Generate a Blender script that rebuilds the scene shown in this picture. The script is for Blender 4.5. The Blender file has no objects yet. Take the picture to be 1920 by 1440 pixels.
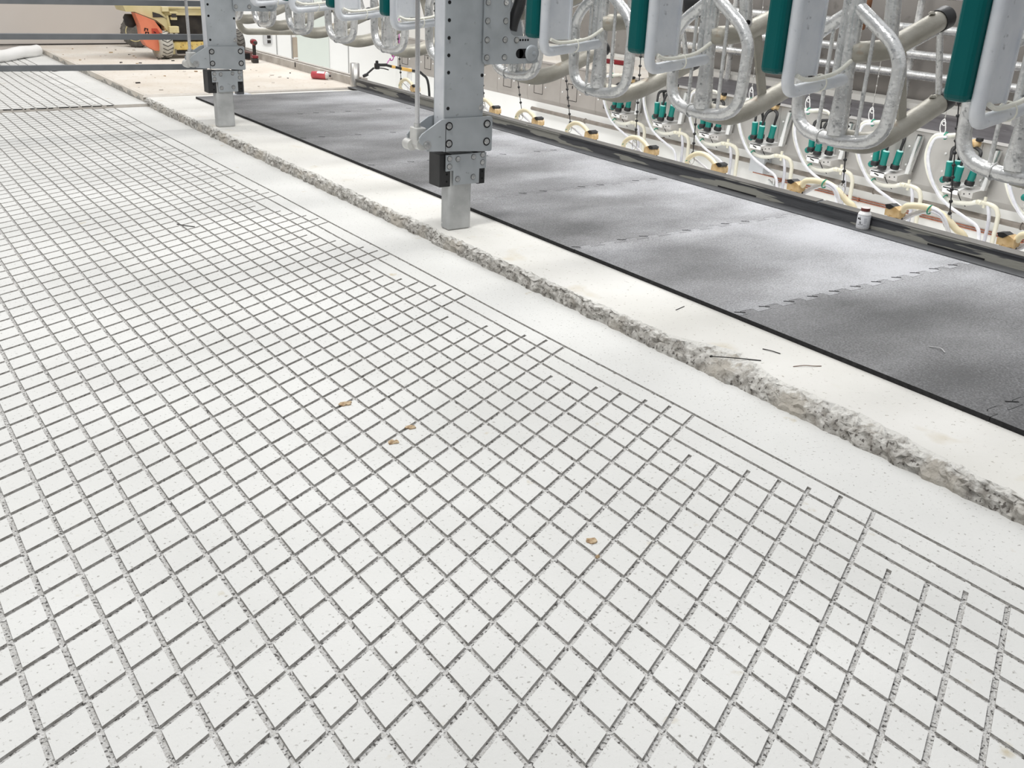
import bpy, bmesh, math, random
from mathutils import Vector, Matrix
random.seed(7)
SC = bpy.context.scene
COL = SC.collection
PI = math.pi

# ------------------------------------------------------------------ camera, world, light, exposure
SC.view_settings.view_transform = 'Standard'
SC.view_settings.look = 'None'
SC.view_settings.gamma = 1.0
SC.view_settings.use_curve_mapping = False
SC.view_settings.exposure = 0.0

cam_d = bpy.data.cameras.new('camera')
cam = bpy.data.objects.new('camera', cam_d)
COL.objects.link(cam)
cam_d.sensor_fit = 'HORIZONTAL'
cam_d.sensor_width = 36.0
cam_d.lens = 1849.5 / 1920.0 * 36.0
cam_d.clip_end = 200.0


def camera_axes(pitch, roll, yaw):
    c, s = math.cos(pitch), math.sin(pitch)
    r, d, f = Vector((1, 0, 0)), Vector((0, -s, -c)), Vector((0, c, -s))
    cr, sr = math.cos(roll), math.sin(roll)
    r, d = cr * r + sr * d, -sr * r + cr * d
    rot = Matrix.Rotation(-yaw, 3, 'Z')
    return rot @ r, rot @ d, rot @ f


cr_, cd_, cf_ = camera_axes(0.4086, -0.0457, math.radians(35.6))
M = Matrix.Identity(4)
for i in range(3):
    M[i][0], M[i][1], M[i][2] = cr_[i], -cd_[i], -cf_[i]
M[0][3], M[1][3], M[2][3] = 0.0, 0.0, 1.5
cam.matrix_world = M
SC.camera = cam

world = bpy.data.worlds.new('world')
SC.world = world
world.use_nodes = True
wn = world.node_tree
wn.nodes.clear()
w_out = wn.nodes.new('ShaderNodeOutputWorld')
w_bg = wn.nodes.new('ShaderNodeBackground')
w_tc = wn.nodes.new('ShaderNodeTexCoord')
w_sep = wn.nodes.new('ShaderNodeSeparateXYZ')
w_rmp = wn.nodes.new('ShaderNodeValToRGB')
w_rmp.color_ramp.elements[0].position = 0.0
w_rmp.color_ramp.elements[0].color = (0.17, 0.165, 0.16, 1)
w_rmp.color_ramp.elements[1].position = 0.85
w_rmp.color_ramp.elements[1].color = (1.12, 1.14, 1.17, 1)
w_mid = w_rmp.color_ramp.elements.new(0.3)
w_mid.color = (0.5, 0.5, 0.505, 1)
w_bg.inputs['Strength'].default_value = 0.72
wn.links.new(w_tc.outputs['Generated'], w_sep.inputs[0])
wn.links.new(w_sep.outputs['Z'], w_rmp.inputs[0])
wn.links.new(w_rmp.outputs[0], w_bg.inputs['Color'])
wn.links.new(w_bg.outputs[0], w_out.inputs[0])


def area(name, loc, target, size, power, color=(1, 1, 1), size_y=None):
    l = bpy.data.lights.new(name, 'AREA')
    l.energy = power
    l.color = color
    l.size = size
    if size_y:
        l.shape = 'RECTANGLE'
        l.size_y = size_y
    o = bpy.data.objects.new(name, l)
    o.location = loc
    o.rotation_euler = (Vector(target) - Vector(loc)).to_track_quat('-Z', 'Y').to_euler()
    COL.objects.link(o)
    return o


area('hall_lamp', (0.2, 3.0, 7.5), (1.6, 3.6, 0.0), 0.8, 270, (1, 0.985, 0.96), 2.4)
area('hall_lamp', (0.8, 11.0, 7.5), (2.8, 11.0, 0.0), 0.8, 235, (1, 0.96, 0.91), 2.4)
area('pit_lamp', (6.7, 5.0, 4.2), (6.9, 5.0, 0.0), 0.6, 225, (1, 0.99, 0.97), 6.0)
area('pit_lamp', (6.7, 12.5, 4.2), (7.2, 12.5, 0.0), 0.6, 150, (1, 0.99, 0.97), 5.0)

# ------------------------------------------------------------------ materials
MATS = {}


def mat(name, c1, c2=None, rough=0.6, metal=0.0, scale=4.0, detail=4.0, lo=0.35, hi=0.65,
        bump=0.0, bscale=40.0, c3=None, c3scale=60.0, c3lo=0.62, c3hi=0.7, spec=0.5, rvar=0.0,
        stretch=None, trans=0.0, coord='Object', c4=None, c4scale=10.0, c4lo=0.7, c4hi=0.76):
    if name in MATS:
        return MATS[name]
    m = bpy.data.materials.new(name)
    m.use_nodes = True
    nt = m.node_tree
    b = nt.nodes['Principled BSDF']
    b.inputs['Roughness'].default_value = rough
    b.inputs['Metallic'].default_value = metal
    b.inputs['Specular IOR Level'].default_value = spec
    if trans:
        b.inputs['Transmission Weight'].default_value = trans
    tc = nt.nodes.new('ShaderNodeTexCoord')
    src = tc.outputs[coord]
    if stretch:
        mp = nt.nodes.new('ShaderNodeMapping')
        mp.inputs['Scale'].default_value = stretch
        nt.links.new(src, mp.inputs['Vector'])
        src = mp.outputs[0]

    def noise(sc, det):
        n = nt.nodes.new('ShaderNodeTexNoise')
        n.inputs['Scale'].default_value = sc
        n.inputs['Detail'].default_value = det
        nt.links.new(src, n.inputs['Vector'])
        return n.outputs['Fac']

    def ramp(fac, a, bb):
        r = nt.nodes.new('ShaderNodeMapRange')
        r.inputs['From Min'].default_value = a
        r.inputs['From Max'].default_value = bb
        nt.links.new(fac, r.inputs['Value'])
        return r.outputs['Result']

    def mix(fac, a, bb):
        x = nt.nodes.new('ShaderNodeMix')
        x.data_type = 'RGBA'
        nt.links.new(fac, x.inputs['Factor'])
        for sock, v in ((x.inputs['A'], a), (x.inputs['B'], bb)):
            if isinstance(v, tuple):
                sock.default_value = (*v, 1)
            else:
                nt.links.new(v, sock)
        return x.outputs['Result']
    col = c1
    if c2:
        f = ramp(noise(scale, detail), lo, hi)
        col = mix(f, c1, c2)
        if rvar:
            r = nt.nodes.new('ShaderNodeMapRange')
            r.inputs['To Min'].default_value = max(0.05, rough - rvar)
            r.inputs['To Max'].default_value = min(1, rough + rvar)
            nt.links.new(f, r.inputs['Value'])
            nt.links.new(r.outputs['Result'], b.inputs['Roughness'])
    if c3:
        col = mix(ramp(noise(c3scale, 3.0), c3lo, c3hi), col, c3)
    if c4:
        col = mix(ramp(noise(c4scale, 6.0), c4lo, c4hi), col, c4)
    if isinstance(col, tuple):
        b.inputs['Base Color'].default_value = (*col, 1)
    else:
        nt.links.new(col, b.inputs['Base Color'])
    if bump:
        bp = nt.nodes.new('ShaderNodeBump')
        bp.inputs['Strength'].default_value = bump
        bp.inputs['Distance'].default_value = 0.01
        nt.links.new(noise(bscale, 4.0), bp.inputs['Height'])
        nt.links.new(bp.outputs[0], b.inputs['Normal'])
    MATS[name] = m
    return m


concrete = mat('floor_concrete', (0.61, 0.61, 0.59), (0.72, 0.72, 0.70), 0.85, scale=1.3, detail=8, lo=0.3, hi=0.7,
               bump=0.15, bscale=90, c3=(0.36, 0.35, 0.33), c3scale=85, c3lo=0.63, c3hi=0.71, c4=(0.52, 0.47, 0.36), c4scale=9, c4lo=0.69, c4hi=0.77)
ledge_con = mat('ledge_concrete', (0.65, 0.64, 0.60), (0.75, 0.74, 0.71), 0.85, scale=1.6, detail=8, lo=0.3, hi=0.7,
                bump=0.15, bscale=70, c3=(0.42, 0.40, 0.36), c3scale=60, c3lo=0.65, c3hi=0.73, c4=(0.60, 0.55, 0.45), c4scale=4, c4lo=0.62, c4hi=0.78)
sand_con = mat('dusty_concrete', (0.60, 0.54, 0.465), (0.68, 0.645, 0.59), 0.9, scale=2.2, detail=8, lo=0.3, hi=0.7,
               bump=0.15, bscale=70, c3=(0.5, 0.42, 0.33), c3scale=26, c3lo=0.62, c3hi=0.72)
groove_m = mat('cut_groove_shaded', (0.36, 0.345, 0.32), (0.60, 0.59, 0.57), 0.95, scale=55, detail=5, lo=0.35, hi=0.65,  # cut concrete walls, with the shade inside the groove mixed into the colour
               bump=0.8, bscale=120, c3=(0.20, 0.19, 0.175), c3scale=110, c3lo=0.6, c3hi=0.68)
groove_b = mat('groove_bottom', (0.62, 0.61, 0.585), (0.78, 0.775, 0.76), 0.95, scale=160, detail=3, lo=0.4, hi=0.6,
               bump=1.0, bscale=160, c3=(0.13, 0.125, 0.12), c3scale=110, c3lo=0.54, c3hi=0.62)
rough_con = mat('broken_aggregate', (0.27, 0.255, 0.23), (0.50, 0.485, 0.45), 0.95, scale=22, detail=9, lo=0.35, hi=0.65,
                bump=0.7, bscale=70, c3=(0.13, 0.12, 0.105), c3scale=60, c3lo=0.6, c3hi=0.7)
riser_con = mat('joint_concrete', (0.60, 0.56, 0.51), (0.68, 0.64, 0.59), 0.9, scale=12, bump=0.4)
kerb_con = mat('kerb_concrete', (0.40, 0.37, 0.335), (0.55, 0.52, 0.48), 0.9, scale=6, detail=8, bump=0.4, bscale=50)
galv = mat('galvanised_plate', (0.40, 0.43, 0.45), (0.50, 0.53, 0.555), 0.5, 0.55, scale=7, detail=7, lo=0.3, hi=0.7,
           bump=0.08, bscale=30, c3=(0.30, 0.31, 0.32), c3scale=22, c3lo=0.68, c3hi=0.75, rvar=0.1)
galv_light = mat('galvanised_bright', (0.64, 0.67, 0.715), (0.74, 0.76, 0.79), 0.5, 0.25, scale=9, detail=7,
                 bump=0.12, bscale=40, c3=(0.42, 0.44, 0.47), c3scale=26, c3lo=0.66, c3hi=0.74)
galv_tube = mat('galvanised_tube', (0.60, 0.61, 0.61), (0.80, 0.80, 0.79), 0.27, 0.62, scale=14, detail=8, lo=0.3, hi=0.7,
                bump=0.35, bscale=45, c3=(0.33, 0.34, 0.345), c3scale=40, c3lo=0.62, c3hi=0.72, rvar=0.1)
galv_dirty = mat('stained_tube', (0.35, 0.33, 0.275), (0.47, 0.45, 0.395), 0.5, 0.35, scale=8, detail=8, lo=0.3, hi=0.7,
                 bump=0.3, bscale=40, c3=(0.34, 0.22, 0.12), c3scale=9, c3lo=0.66, c3hi=0.8)
lower_leg = mat('worn_post_leg', (0.42, 0.43, 0.43), (0.56, 0.57, 0.57), 0.55, 0.4, scale=9, detail=8, bump=0.2, bscale=30,
                c3=(0.72, 0.72, 0.70), c3scale=30, c3lo=0.68, c3hi=0.74)
bolt_m = mat('zinc_bolt', (0.50, 0.51, 0.51), (0.72, 0.72, 0.71), 0.28, 0.85, scale=60)
black_m = mat('black_plastic', (0.012, 0.012, 0.013), (0.022, 0.022, 0.023), 0.5, scale=10)
hole_shade_m = mat('hole_and_shade_black', (0.004, 0.004, 0.005), None, 0.9)  # black of holes and marks, also of the shadow rings painted around bolts
teal = mat('teal_pad', (0.0, 0.085, 0.085), (0.0, 0.098, 0.098), 0.32, scale=3, spec=0.22)
teal_cup = mat('teal_cup', (0.0, 0.185, 0.155), (0.001, 0.215, 0.18), 0.35, scale=8)
teal_rim = mat('pale_teal_rim', (0.35, 0.62, 0.58), None, 0.4)
mat_m = None
mat_edge = mat('mat_edge', (0.008, 0.008, 0.009), (0.02, 0.02, 0.021), 0.85, scale=60, bump=0.4)
dark_steel = mat('painted_dark_steel', (0.085, 0.088, 0.093), (0.115, 0.118, 0.124), 0.45, 0.2, scale=9, detail=8, bump=0.1)
kerb_paint = mat('flaking_kerb_paint', (0.075, 0.078, 0.085), (0.10, 0.103, 0.11), 0.5, 0.1, scale=9, detail=6,
                 c3=(0.36, 0.355, 0.315), c3scale=2.6, c3lo=0.495, c3hi=0.51, bump=0.25, bscale=30, stretch=(1, 0.55, 6))
kerb_top = mat('kerb_cap', (0.10, 0.095, 0.087), (0.155, 0.147, 0.135), 0.5, 0.2, scale=7, detail=8, stretch=(1, 0.4, 1), bump=0.1)
rail_m = mat('grey_rail_paint', (0.165, 0.175, 0.185), (0.20, 0.21, 0.22), 0.5, 0.3, scale=6)
stainless = mat('stainless_panel', (0.52, 0.505, 0.485), (0.60, 0.585, 0.565), 0.42, 0.35, scale=2.5, detail=6, lo=0.3, hi=0.7)
stain_dull = mat('dull_steel_panel', (0.36, 0.33, 0.305), (0.42, 0.39, 0.365), 0.45, 0.3, scale=2.5, detail=6)
chrome = mat('polished_steel', (0.62, 0.63, 0.63), (0.7, 0.7, 0.7), 0.18, 0.95, scale=5)
white_wall = mat('white_pit_wall', (0.84, 0.84, 0.82), (0.88, 0.88, 0.865), 0.5, scale=1.2, detail=5)
beige_wall = mat('beige_wall', (0.55, 0.505, 0.465), (0.63, 0.585, 0.545), 0.7, scale=0.5, detail=4)
grey_wall = mat('grey_wall', (0.20, 0.185, 0.17), (0.26, 0.245, 0.23), 0.8, scale=0.8, detail=7, bump=0.1, bscale=30,
                c3=(0.16, 0.145, 0.135), c3scale=5, c3lo=0.64, c3hi=0.74)
white_pl = mat('white_plastic', (0.84, 0.84, 0.83), (0.88, 0.88, 0.87), 0.35, scale=8)
milk_hose_m = mat('milky_hose', (0.76, 0.75, 0.66), (0.82, 0.81, 0.73), 0.3, scale=6)
clear_hose_m = mat('clear_hose', (0.66, 0.66, 0.72), (0.82, 0.82, 0.84), 0.22, scale=18, stretch=(1, 1, 1))
cream_hose_m = mat('cream_hose', (0.80, 0.70, 0.47), (0.84, 0.76, 0.55), 0.35, scale=6)
amber_claw = mat('amber_claw', (0.52, 0.34, 0.15), (0.72, 0.54, 0.30), 0.3, scale=18, detail=3, c3=(0.30, 0.17, 0.06), c3scale=14, c3lo=0.62, c3hi=0.7)
green_tie = mat('green_cable_tie', (0.02, 0.30, 0.20), None, 0.4)
copper = mat('copper_pipe', (0.34, 0.125, 0.075), (0.46, 0.20, 0.13), 0.4, 0.5, scale=20)
pipe_brown = mat('brown_conduit', (0.20, 0.175, 0.15), (0.27, 0.24, 0.21), 0.5, 0.2, scale=10)
rubber = mat('tyre_rubber', (0.10, 0.095, 0.085), (0.17, 0.16, 0.145), 0.85, scale=20)
tyre_tread = mat('dusty_tread', (0.42, 0.40, 0.35), (0.52, 0.50, 0.45), 0.9, scale=16, c3=(0.10, 0.09, 0.08), c3scale=11, c3lo=0.62, c3hi=0.65)
yellow_m = mat('machine_cream', (0.55, 0.47, 0.24), (0.62, 0.55, 0.33), 0.5, scale=5, c3=(0.38, 0.27, 0.10), c3scale=18, c3lo=0.68, c3hi=0.74)
rust_yellow = mat('rusted_yellow', (0.55, 0.38, 0.10), (0.66, 0.52, 0.20), 0.7, scale=14, c3=(0.18, 0.10, 0.04), c3scale=20, c3lo=0.55, c3hi=0.62)
orange_m = mat('orange_hood', (0.60, 0.165, 0.085), (0.68, 0.21, 0.115), 0.45, scale=5)
dark_m = mat('dark_machine', (0.015, 0.013, 0.013), (0.04, 0.034, 0.03), 0.6, scale=9)
red_m = mat('red_plastic', (0.15, 0.008, 0.014), (0.22, 0.013, 0.02), 0.3, scale=9)
red_can_m = mat('red_can', (0.50, 0.07, 0.09), (0.58, 0.11, 0.12), 0.3, scale=9)
steel_m = mat('bare_steel', (0.55, 0.54, 0.52), (0.66, 0.65, 0.62), 0.35, 0.8, scale=16, stretch=(6, 6, 0.5))
rod_m = mat('polished_rod', (0.66, 0.66, 0.67), (0.74, 0.74, 0.75), 0.22, 0.8, scale=8)
alu_m = mat('cast_clevis', (0.60, 0.60, 0.58), (0.68, 0.68, 0.66), 0.45, 0.4, scale=20, bump=0.1)
orange_hose = mat('amber_hose', (0.72, 0.42, 0.09), (0.8, 0.5, 0.14), 0.4, scale=9)
pink_m = mat('pink_coil', (0.42, 0.06, 0.32), (0.5, 0.12, 0.4), 0.4, scale=9)
pale_green = mat('pale_green_panel', (0.66, 0.71, 0.66), (0.70, 0.75, 0.70), 0.45, scale=1)
leaf_m = mat('dry_leaf', (0.30, 0.19, 0.10), (0.55, 0.44, 0.29), 0.8, scale=60)
maroon_cap = mat('maroon_cap', (0.10, 0.022, 0.018), (0.13, 0.03, 0.024), 0.4, scale=20)
label_m = mat('pale_label', (0.68, 0.69, 0.71), (0.74, 0.75, 0.77), 0.5, scale=20)
cord_m = mat('black_cord', (0.02, 0.018, 0.016), None, 0.6)
brown_m = mat('brown_door_gap', (0.36, 0.30, 0.24), (0.42, 0.36, 0.29), 0.8, scale=6)


def make_mat_material():
    m = bpy.data.materials.new('rubber_mat_top')
    m.use_nodes = True
    nt = m.node_tree
    b = nt.nodes['Principled BSDF']
    geo = nt.nodes.new('ShaderNodeNewGeometry')
    info = nt.nodes.new('ShaderNodeObjectInfo')

    def noise(sc, det, stretch=None):
        n = nt.nodes.new('ShaderNodeTexNoise')
        n.inputs['Scale'].default_value = sc
        n.inputs['Detail'].default_value = det
        src = geo.outputs['Position']
        if stretch:
            mp = nt.nodes.new('ShaderNodeMapping')
            mp.inputs['Scale'].default_value = stretch
            nt.links.new(src, mp.inputs['Vector'])
            src = mp.outputs[0]
        nt.links.new(src, n.inputs['Vector'])
        return n.outputs['Fac']

    def math_(op, a, bb):
        x = nt.nodes.new('ShaderNodeMath')
        x.operation = op
        for k, v in enumerate((a, bb)):
            if isinstance(v, (int, float)):
                x.inputs[k].default_value = v
            else:
                nt.links.new(v, x.inputs[k])
        return x.outputs[0]
    dust = noise(1.5, 6.0, (0.8, 1.3, 1))
    grain = noise(130, 3.0)
    sep = nt.nodes.new('ShaderNodeSeparateXYZ')
    nt.links.new(geo.outputs['Position'], sep.inputs[0])
    xr = nt.nodes.new('ShaderNodeMapRange')          # the top grows paler towards the pit
    xr.inputs['From Min'].default_value = 3.2
    xr.inputs['From Max'].default_value = 4.9
    nt.links.new(sep.outputs['X'], xr.inputs['Value'])
    t = math_('ADD', math_('MULTIPLY', xr.outputs['Result'], 0.42), math_('MULTIPLY', math_('SUBTRACT', dust, 0.5), 1.5))
    t = math_('ADD', t, info.outputs['Color'] if False else 0.16)
    at = nt.nodes.new('ShaderNodeAttribute')
    at.attribute_type = 'OBJECT'
    at.attribute_name = 'dust'
    t = math_('ADD', t, at.outputs['Fac'])
    t = math_('ADD', t, math_('MULTIPLY', math_('SUBTRACT', grain, 0.5), 1.15))
    rm = nt.nodes.new('ShaderNodeValToRGB')
    e = rm.color_ramp.elements
    e[0].position, e[0].color = 0.0, (0.085, 0.086, 0.088, 1)
    e[1].position, e[1].color = 1.0, (0.50, 0.505, 0.53, 1)
    k = rm.color_ramp.elements.new(0.45)
    k.color = (0.225, 0.226, 0.233, 1)
    nt.links.new(t, rm.inputs[0])
    nt.links.new(rm.outputs[0], b.inputs['Base Color'])
    b.inputs['Roughness'].default_value = 0.62
    bp = nt.nodes.new('ShaderNodeBump')
    bp.inputs['Strength'].default_value = 0.55
    bp.inputs['Distance'].default_value = 0.004
    vo = nt.nodes.new('ShaderNodeTexVoronoi')
    vo.inputs['Scale'].default_value = 75
    nt.links.new(geo.outputs['Position'], vo.inputs['Vector'])
    nt.links.new(vo.outputs['Distance'], bp.inputs['Height'])
    nt.links.new(bp.outputs[0], b.inputs['Normal'])
    return m


mat_m = make_mat_material()

# ------------------------------------------------------------------ mesh builder


def smooth_path(pts, n=8):
    """Catmull-Rom through the points."""
    P = [Vector(p) for p in pts]
    if len(P) < 3:
        return P
    out = []
    Q = [2 * P[0] - P[1]] + P + [2 * P[-1] - P[-2]]
    for i in range(1, len(Q) - 2):
        p0, p1, p2, p3 = Q[i - 1], Q[i], Q[i + 1], Q[i + 2]
        for k in range(n):
            t = k / n
            out.append(0.5 * ((2 * p1) + (p2 - p0) * t + (2 * p0 - 5 * p1 + 4 * p2 - p3) * t * t + (3 * p1 - p0 - 3 * p2 + p3) * t ** 3))
    out.append(P[-1])
    return out


def fillet(pts, rad, n=6):
    """polyline with rounded corners."""
    P = [Vector(p) for p in pts]
    out = [P[0]]
    for i in range(1, len(P) - 1):
        a, b, c = P[i - 1], P[i], P[i + 1]
        r = min(rad, (a - b).length * 0.48, (c - b).length * 0.48)
        s, e = b + (a - b).normalized() * r, b + (c - b).normalized() * r
        for k in range(n + 1):
            t = k / n
            out.append((1 - t) ** 2 * s + 2 * t * (1 - t) * b + t * t * e)
    out.append(P[-1])
    return out


class MB:
    def __init__(self, org=(0, 0, 0)):
        self.v, self.f, self.m, self.s = [], [], [], []
        self.org = Vector(org)
        self.mats = []

    def mi(self, material):
        if material not in self.mats:
            self.mats.append(material)
        return self.mats.index(material)

    def add(self, verts, faces, material=None, smooth=False):
        b = len(self.v)
        self.v += [Vector(p) - self.org for p in verts]
        k = self.mi(material)
        for f in faces:
            self.f.append([b + i for i in f])
            self.m.append(k)
            self.s.append(smooth)
        return self

    def box(self, c, size, rot=None, material=None, bev=0.0):
        hx, hy, hz = size[0] / 2, size[1] / 2, size[2] / 2
        R = rot.to_matrix() if hasattr(rot, 'to_matrix') else (rot or Matrix.Identity(3))
        c = Vector(c)
        if bev <= 0:
            vs = [c + R @ Vector((x * hx, y * hy, z * hz)) for z in (-1, 1) for y in (-1, 1) for x in (-1, 1)]
            self.add(vs, [(0, 2, 3, 1), (4, 5, 7, 6), (0, 1, 5, 4), (2, 6, 7, 3), (0, 4, 6, 2), (1, 3, 7, 5)], material)
        else:
            bm = bmesh.new()
            bmesh.ops.create_cube(bm, size=1.0)
            for v in bm.verts:
                v.co = Vector((v.co.x * size[0], v.co.y * size[1], v.co.z * size[2]))
            bmesh.ops.bevel(bm, geom=bm.edges[:], offset=min(bev, min(size) * 0.45), segments=3, affect='EDGES', profile=0.5)
            bm.verts.index_update()
            self.add([c + R @ v.co for v in bm.verts], [[v.index for v in f.verts] for f in bm.faces], material, False)
            bm.free()
        return self

    def tube(self, pts, r, seg=12, material=None, cap=True, r2=None):
        P = [Vector(p) for p in pts]
        n = len(P)
        T = []
        for i in range(n):
            a, b = P[max(i - 1, 0)], P[min(i + 1, n - 1)]
            d = b - a
            T.append(d.normalized() if d.length > 1e-9 else Vector((0, 0, 1)))
        up = Vector((0, 0, 1)) if abs(T[0].z) < 0.9 else Vector((1, 0, 0))
        N = (up - T[0] * up.dot(T[0])).normalized()
        vs, fs = [], []
        for i in range(n):
            N = (N - T[i] * N.dot(T[i])).normalized()
            B = T[i].cross(N)
            rr = r if r2 is None else r + (r2 - r) * i / (n - 1)
            for k in range(seg):
                a = 2 * PI * k / seg
                vs.append(P[i] + (N * math.cos(a) + B * math.sin(a)) * rr)
        for i in range(n - 1):
            for k in range(seg):
                k2 = (k + 1) % seg
                fs.append((i * seg + k, i * seg + k2, (i + 1) * seg + k2, (i + 1) * seg + k))
        self.add(vs, fs, material, True)
        if cap:
            self.add(vs[:seg], [tuple(reversed(range(seg)))], material)
            self.add(vs[-seg:], [tuple(range(seg))], material)
        return self

    def cyl(self, a, b, r, seg=14, material=None, r2=None):
        return self.tube([a, b], r, seg, material, True, r2)

    def ring(self, c, axis, R, r, seg=18, tseg=8, material=None):
        ax = Vector(axis).normalized()
        q = Vector((0, 0, 1)).rotation_difference(ax)
        pts = [Vector(c) + q @ Vector((math.cos(2 * PI * k / seg) * R, math.sin(2 * PI * k / seg) * R, 0)) for k in range(seg + 1)]
        return self.tube(pts, r, tseg, material, False)

    def lathe(self, prof, c=(0, 0, 0), axis=(0, 0, 1), seg=20, material=None, smooth=True):
        """prof: list of (radius, height)."""
        q = Vector((0, 0, 1)).rotation_difference(Vector(axis).normalized())
        c = Vector(c)
        vs, fs = [], []
        for r, h in prof:
            for k in range(seg):
                a = 2 * PI * k / seg
                vs.append(c + q @ Vector((r * math.cos(a), r * math.sin(a), h)))
        for i in range(len(prof) - 1):
            for k in range(seg):
                k2 = (k + 1) % seg
                fs.append((i * seg + k, i * seg + k2, (i + 1) * seg + k2, (i + 1) * seg + k))
        self.add(vs, fs, material, smooth)
        self.add(vs[:seg], [tuple(reversed(range(seg)))], material)
        self.add(vs[-seg:], [tuple(range(seg))], material)
        return self

    def prism(self, poly, lo, hi, plane='XZ', material=None):
        """extrude a 2D polygon; plane XZ extrudes along Y, XY along Z, YZ along X."""
        def P(u, w, t):
            return {'XZ': (u, t, w), 'XY': (u, w, t), 'YZ': (t, u, w)}[plane]
        n = len(poly)
        vs = [P(u, w, lo) for u, w in poly] + [P(u, w, hi) for u, w in poly]
        fs = [tuple(range(n)), tuple(range(2 * n - 1, n - 1, -1))]
        for i in range(n):
            j = (i + 1) % n
            fs.append((i, i + n, j + n, j))
        return self.add(vs, fs, material)

    def bolt(self, c, axis, r=0.011, h=0.008, washer=True, material=None):
        ax = Vector(axis).normalized()
        c = Vector(c)
        if washer:
            self.cyl(c - ax * 0.001, c + ax * 0.003, r * 1.45, 16, material)
        self.tube([c, c + ax * h], r, 6, material)
        return self.cyl(c + ax * h, c + ax * (h + 0.005), r * 0.5, 10, material)

    def build(self, name, material=None, parent=None, loc=None, fix=True):
        me = bpy.data.meshes.new(name)
        me.from_pydata([tuple(v) for v in self.v], [], self.f)
        for mm in self.mats:
            me.materials.append(mm or material)
        for p, k, s in zip(me.polygons, self.m, self.s):
            p.material_index = k
            p.use_smooth = s
        if fix:
            bm = bmesh.new()
            bm.from_mesh(me)
            bmesh.ops.recalc_face_normals(bm, faces=bm.faces[:])
            bm.to_mesh(me)
            bm.free()
        me.update()
        o = bpy.data.objects.new(name, me)
        COL.objects.link(o)
        if parent is not None:
            o.parent = parent
        elif loc is not None:
            o.location = loc
        else:
            o.location = self.org
        return o


def tag(o, label, cat, group=None, kind=None):
    o['label'] = label
    o['category'] = cat
    if group:
        o['group'] = group
    if kind:
        o['kind'] = kind
    return o


def thing(name, loc, label, cat, group=None, rot=(0, 0, 0)):
    o = bpy.data.objects.new(name, None)
    o.empty_display_size = 0.1
    COL.objects.link(o)
    o.location = loc
    o.rotation_euler = rot
    return tag(o, label, cat, group)


def dup(root, loc, label=None, rot=None):
    c = root.copy()
    COL.objects.link(c)
    c.location = loc
    if rot is not None:
        c.rotation_euler = rot
    if label:
        c['label'] = label
    for ch in list(root.children):
        k = ch.copy()
        COL.objects.link(k)
        k.parent = c
        for g in list(ch.children):
            d = g.copy()
            COL.objects.link(d)
            d.parent = k
    return c


def structure(o, label=None, cat=None):
    o['kind'] = 'structure'
    if label:
        o['label'] = label
    if cat:
        o['category'] = cat
    return o


ORD = ['first', 'second', 'third', 'fourth', 'fifth', 'sixth', 'seventh', 'eighth', 'ninth', 'tenth', 'eleventh', 'twelfth']

# ------------------------------------------------------------------ grooved concrete floor
S = 0.0996
A1, A2 = math.radians(-90.0), math.radians(25.98)
d1 = Vector((math.cos(A1), math.sin(A1)))
d2 = Vector((math.cos(A2), math.sin(A2)))
SN = abs(d1.x * d2.y - d1.y * d2.x)
E1, E2 = d1 * (S / SN), d2 * (S / SN)
_o = Vector((-0.1613, 1.1924)) * 1.5
_a = math.radians(-35.6)
ORG = Vector((_o.x * math.cos(_a) - _o.y * math.sin(_a), _o.x * math.sin(_a) + _o.y * math.cos(_a)))
KMIN, KMAX = -18, 16
JMIN, JMAX = -138, 22
JOINT_Y = 10.2
CURB_X = 2.754
LEDGE_Z = 0.07
GW = 0.0125           # groove width
GD = 0.0085            # groove depth
rj = random.Random(3)
koff = {k: rj.uniform(-0.003, 0.003) for k in range(KMIN - 1, KMAX + 3)}
joff = {j: rj.uniform(-0.004, 0.004) for j in range(JMIN - 1, JMAX + 3)}


def gnode(k, j):
    w = 0.0022 * math.sin(j * 0.37 + k * 1.7)
    return ORG + E1 * (j + joff.get(round(j), 0) / S) + E2 * (k + (koff.get(round(k), 0) + w) / S)


def k_end(j):
    return 16.25 - 0.44 * (6 - ((j - 2) % 7)) + rj.uniform(-0.05, 0.05)


KE = {j: k_end(j) for j in range(JMIN, JMAX + 2)}


def clip(poly, ylim, keep_below):
    out = []
    n = len(poly)
    for i in range(n):
        a, b = poly[i], poly[(i + 1) % n]
        ia, ib = (a[1] <= ylim) == keep_below, (b[1] <= ylim) == keep_below
        if ia:
            out.append(a)
        if ia != ib:
            t = (ylim - a[1]) / (b[1] - a[1])
            out.append((a[0] + (b[0] - a[0]) * t, ylim))
    return out


FL = MB()


def block(poly, z, material=concrete, side=groove_m):
    n = len(poly)
    if n < 3:
        return
    FL.add([(x, y, z) for x, y in poly], [tuple(range(n))], material)
    zb = z - GD - 0.001
    for i in range(n):
        (ax, ay), (bx, by) = poly[i], poly[(i + 1) % n]
        FL.add([(ax, ay, z), (bx, by, z), (bx, by, zb), (ax, ay, zb)], [(0, 3, 2, 1)], side)


def block2(poly):
    ys = [p[1] for p in poly]
    if max(ys) <= JOINT_Y:
        block(poly, 0.0)
    elif min(ys) >= JOINT_Y:
        block(poly, 0.028)
    else:
        block(clip(poly, JOINT_Y, True), 0.0)
        block(clip(poly, JOINT_Y, False), 0.028)


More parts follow.
